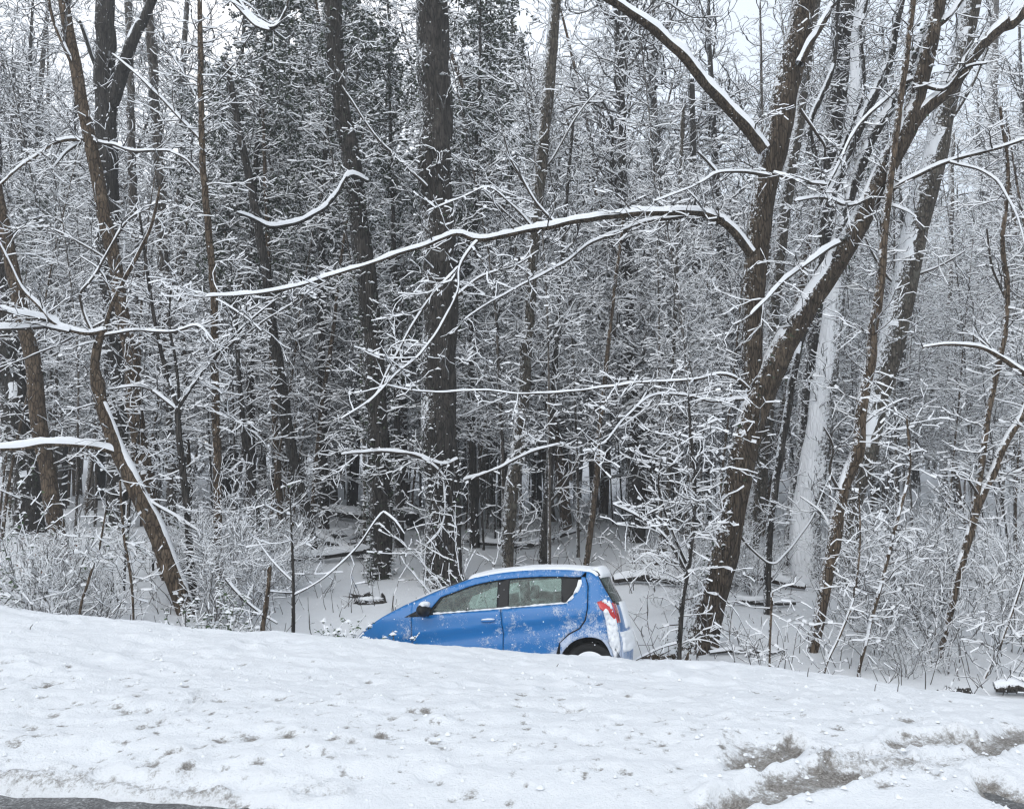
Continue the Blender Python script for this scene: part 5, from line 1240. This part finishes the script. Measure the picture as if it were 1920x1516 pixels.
# ------------------------------------------------------------------ small things
gd = ground_at(690, 1132)
def clump(name, u, v, Y, w, h, lab, mat, cat, seed, snowcap=True, n=9):
    b = P(u, v, Y); z = h1(b.x, Y); root = empty(name, (b.x, Y, z), lab, cat); rng = random.Random(seed); VV = []
    for i in range(n):
        x = rng.uniform(-w, w); C = np.array([(x, rng.uniform(-.1, .1), -.05), (x+rng.gauss(0, .06), 0, h*rng.uniform(.4, 1)), (x+rng.gauss(0, .14), rng.gauss(0, .05), h*rng.uniform(.7, 1.3))])
        VV.append(tube_vf(C, np.array([.05, .035, .008])*rng.uniform(.6, 1.4), 6, .2, i, stable=True))
    V, F = cat_mesh(VV); tag(mobj('roots', V, F, mat, root, True), kind='stuff')
    body = blob('stump', (0, 0, h*.1), (w*1.05, w*.5, h*.55), mat, root, seed, 14, .6)
    if snowcap: blob('snow', (0, 0, h*.52), (w*.9, w*.42, h*.25), M_SNOW, root, seed+2, 12, .45)
clump('root_stump', 692, 1132, gd, .25, .16, 'dark broken root clump on the open snow left of the blue car bonnet', M_BARK_DARK, 'stump', 3)
clump('root_stump', 1800, 1268, 9.6, .20, .14, 'small dark stump on the snow left of the far right edge log', M_BARK_DARK, 'stump', 5)
clump('mossy_root', 1262, 1236, 10.7, .20, .18, 'mossy brown root knob left of the foot of the big leaning tree', M_BARK_TAN, 'root', 8)
clump('root_stump', 1225, 1096, 17.0, .45, .28, 'dark upturned stump with snow on top behind the car boot', M_BARK_RED, 'stump', 9)
for u, Y, h in ((1622, 6.9, .07), (1664, 7.0, .08), (72, 7.1, .06), (1040, 7.0, .05), (1500, 7.3, .1)):
    x = (u-CU)/FPX*Y; z = h1(x, Y); C = np.array([(0, 0, -.03), (.01, 0, h*.6), (.025, .01, h)])
    V, F, T = tube_vf(C, np.array([.004, .0035, .002]), 5, 0, 1, stable=True); o = mobj('twig_stub', V, [F, T], M_TWIG, None); o.location = (x, Y, z)
    tag(o, {1622: 'tiny dark twig stub in the bank snow, left one of the pair at right', 1664: 'tiny dark twig stub in the bank snow, right one of the pair at right', 72: 'tiny twig stub in the bank snow near the left edge',
            1040: 'tiny twig stub in the middle of the bank snow', 1500: 'thin twig poking through the bank crest below the crooked tree'}[u], 'twig')
# falling snow
rs = np.random.RandomState(33); n = 1500
xc = rs.uniform(-5.4, 5.8, n); yc = rs.uniform(3.7, 7.4, n); nr = 330
xc[:nr] = rs.uniform(.9, 4.5, nr); yc[:nr] = 4.6+(xc[:nr]-2.2)*.25+rs.normal(0, .38, nr)
kk = yc > edge_y(xc)+.05; xc, yc = xc[kk], yc[kk]; n = len(xc)
ix = np.clip(np.searchsorted(gx, xc), 0, len(gx)-1); iy = np.clip(np.searchsorted(gy, yc), 0, len(gy)-1); zc_ = GZ[iy, ix]
rr = (.005+.015*rs.rand(n)**3)[:, None]
c = np.stack([xc, yc, zc_], 1)+[0, 0, 0]
dirs = np.array([(1, 0, 0), (.5, .87, 0), (-.5, .87, 0), (-1, 0, 0), (-.5, -.87, 0), (.5, -.87, 0), (.5, .3, .7), (-.45, .35, .75), (0, -.5, .7), (.05, .05, .95)])
V = np.stack([c+rr*d*rs.uniform(.75, 1.25, (n, 1)) for d in dirs], 1).reshape(-1, 3); b = (np.arange(n)*10)[:, None]
F = np.concatenate([b+q for q in ([0, 1, 6], [1, 7, 6], [1, 2, 7], [2, 3, 7], [3, 4, 8], [3, 8, 7], [4, 5, 8], [5, 0, 6], [5, 6, 8], [6, 7, 9], [7, 8, 9], [8, 6, 9])])
tag(mobj('snow_clods', V, [F], M_SNOW, None), 'small crumbled clods of ploughed snow scattered over the bank', 'snow clods', kind='stuff')
rs = np.random.RandomState(21); n = 6500
Yf = 1.2+rs.rand(n)**.8*15; xf = (rs.rand(n)*2-1)*(Yf*.66+.3); zf = EYE+Yf*(rs.rand(n)*1.1-.42)
ok = zf > H(xf, Yf)+.05; c = np.stack([xf, Yf, zf], 1)[ok]; k = len(c); r = (.0030+.0045*rs.rand(k)**2)[:, None]*np.clip(Yf[ok]/6, .45, 1.3)[:, None]
e = [np.array(v) for v in ((1, 0, 0), (0, 1, 0), (-1, 0, 0), (0, -1, 0), (0, 0, 1), (0, 0, -1))]
V = np.stack([c+r*v*rs.uniform(.7, 1.2, (k, 1)) for v in e], 1).reshape(-1, 3); b = (np.arange(k)*6)[:, None]
F = np.concatenate([b+q for q in ([0, 1, 4], [1, 2, 4], [2, 3, 4], [3, 0, 4], [1, 0, 5], [2, 1, 5], [3, 2, 5], [0, 3, 5])])
tag(mobj('falling_snow', V, [F], M_TSNOW, None), 'snowflakes falling through the air over bank, car and trees', 'snowflakes', kind='stuff')
# the snowy air
hv, hn_, nh_ = newmat('snowy_air'); hn_.nodes.remove(nh_)
vol = N(hn_, 'ShaderNodeVolumePrincipled'); vol.inputs['Density'].default_value = .0036; vol.inputs['Color'].default_value = (.93, .96, 1, 1); vol.inputs['Anisotropy'].default_value = .0
hn_.links.new(vol.outputs[0], hn_.nodes['Material Output'].inputs['Volume'])
hx = [(x, y, z) for z in (-16, 42) for x, y in ((-250, -250), (250, -250), (250, 310), (-250, 310))]
tag(mobj('haze', hx, [[(3, 2, 1, 0), (4, 5, 6, 7), (0, 1, 5, 4), (1, 2, 6, 5), (2, 3, 7, 6), (3, 0, 4, 7)]], hv), kind='stuff', label='thin pale snowy air filling the wood')
# ------------------------------------------------------------------ labels that tell look-alikes apart
ORD = ['leftmost', 'second from left', 'third from left', 'fourth from left', 'fifth from left', 'sixth from left', 'seventh from left', 'eighth from left', 'ninth from left', 'tenth from left', 'eleventh from left']
for base, lst in used.items():
    n_ = len(lst)
    if n_ > 1:
        lst.sort(key=lambda q: q[1])
        for k_, (o, u_) in enumerate(lst): o['label'] = base+', '+({2: ['left one', 'right one'], 3: ['left one', 'middle one', 'right one']}[n_][k_] if n_ < 4 else ('rightmost' if k_ == n_-1 else ORD[min(k_, 10)]))
bpy.context.view_layer.update()
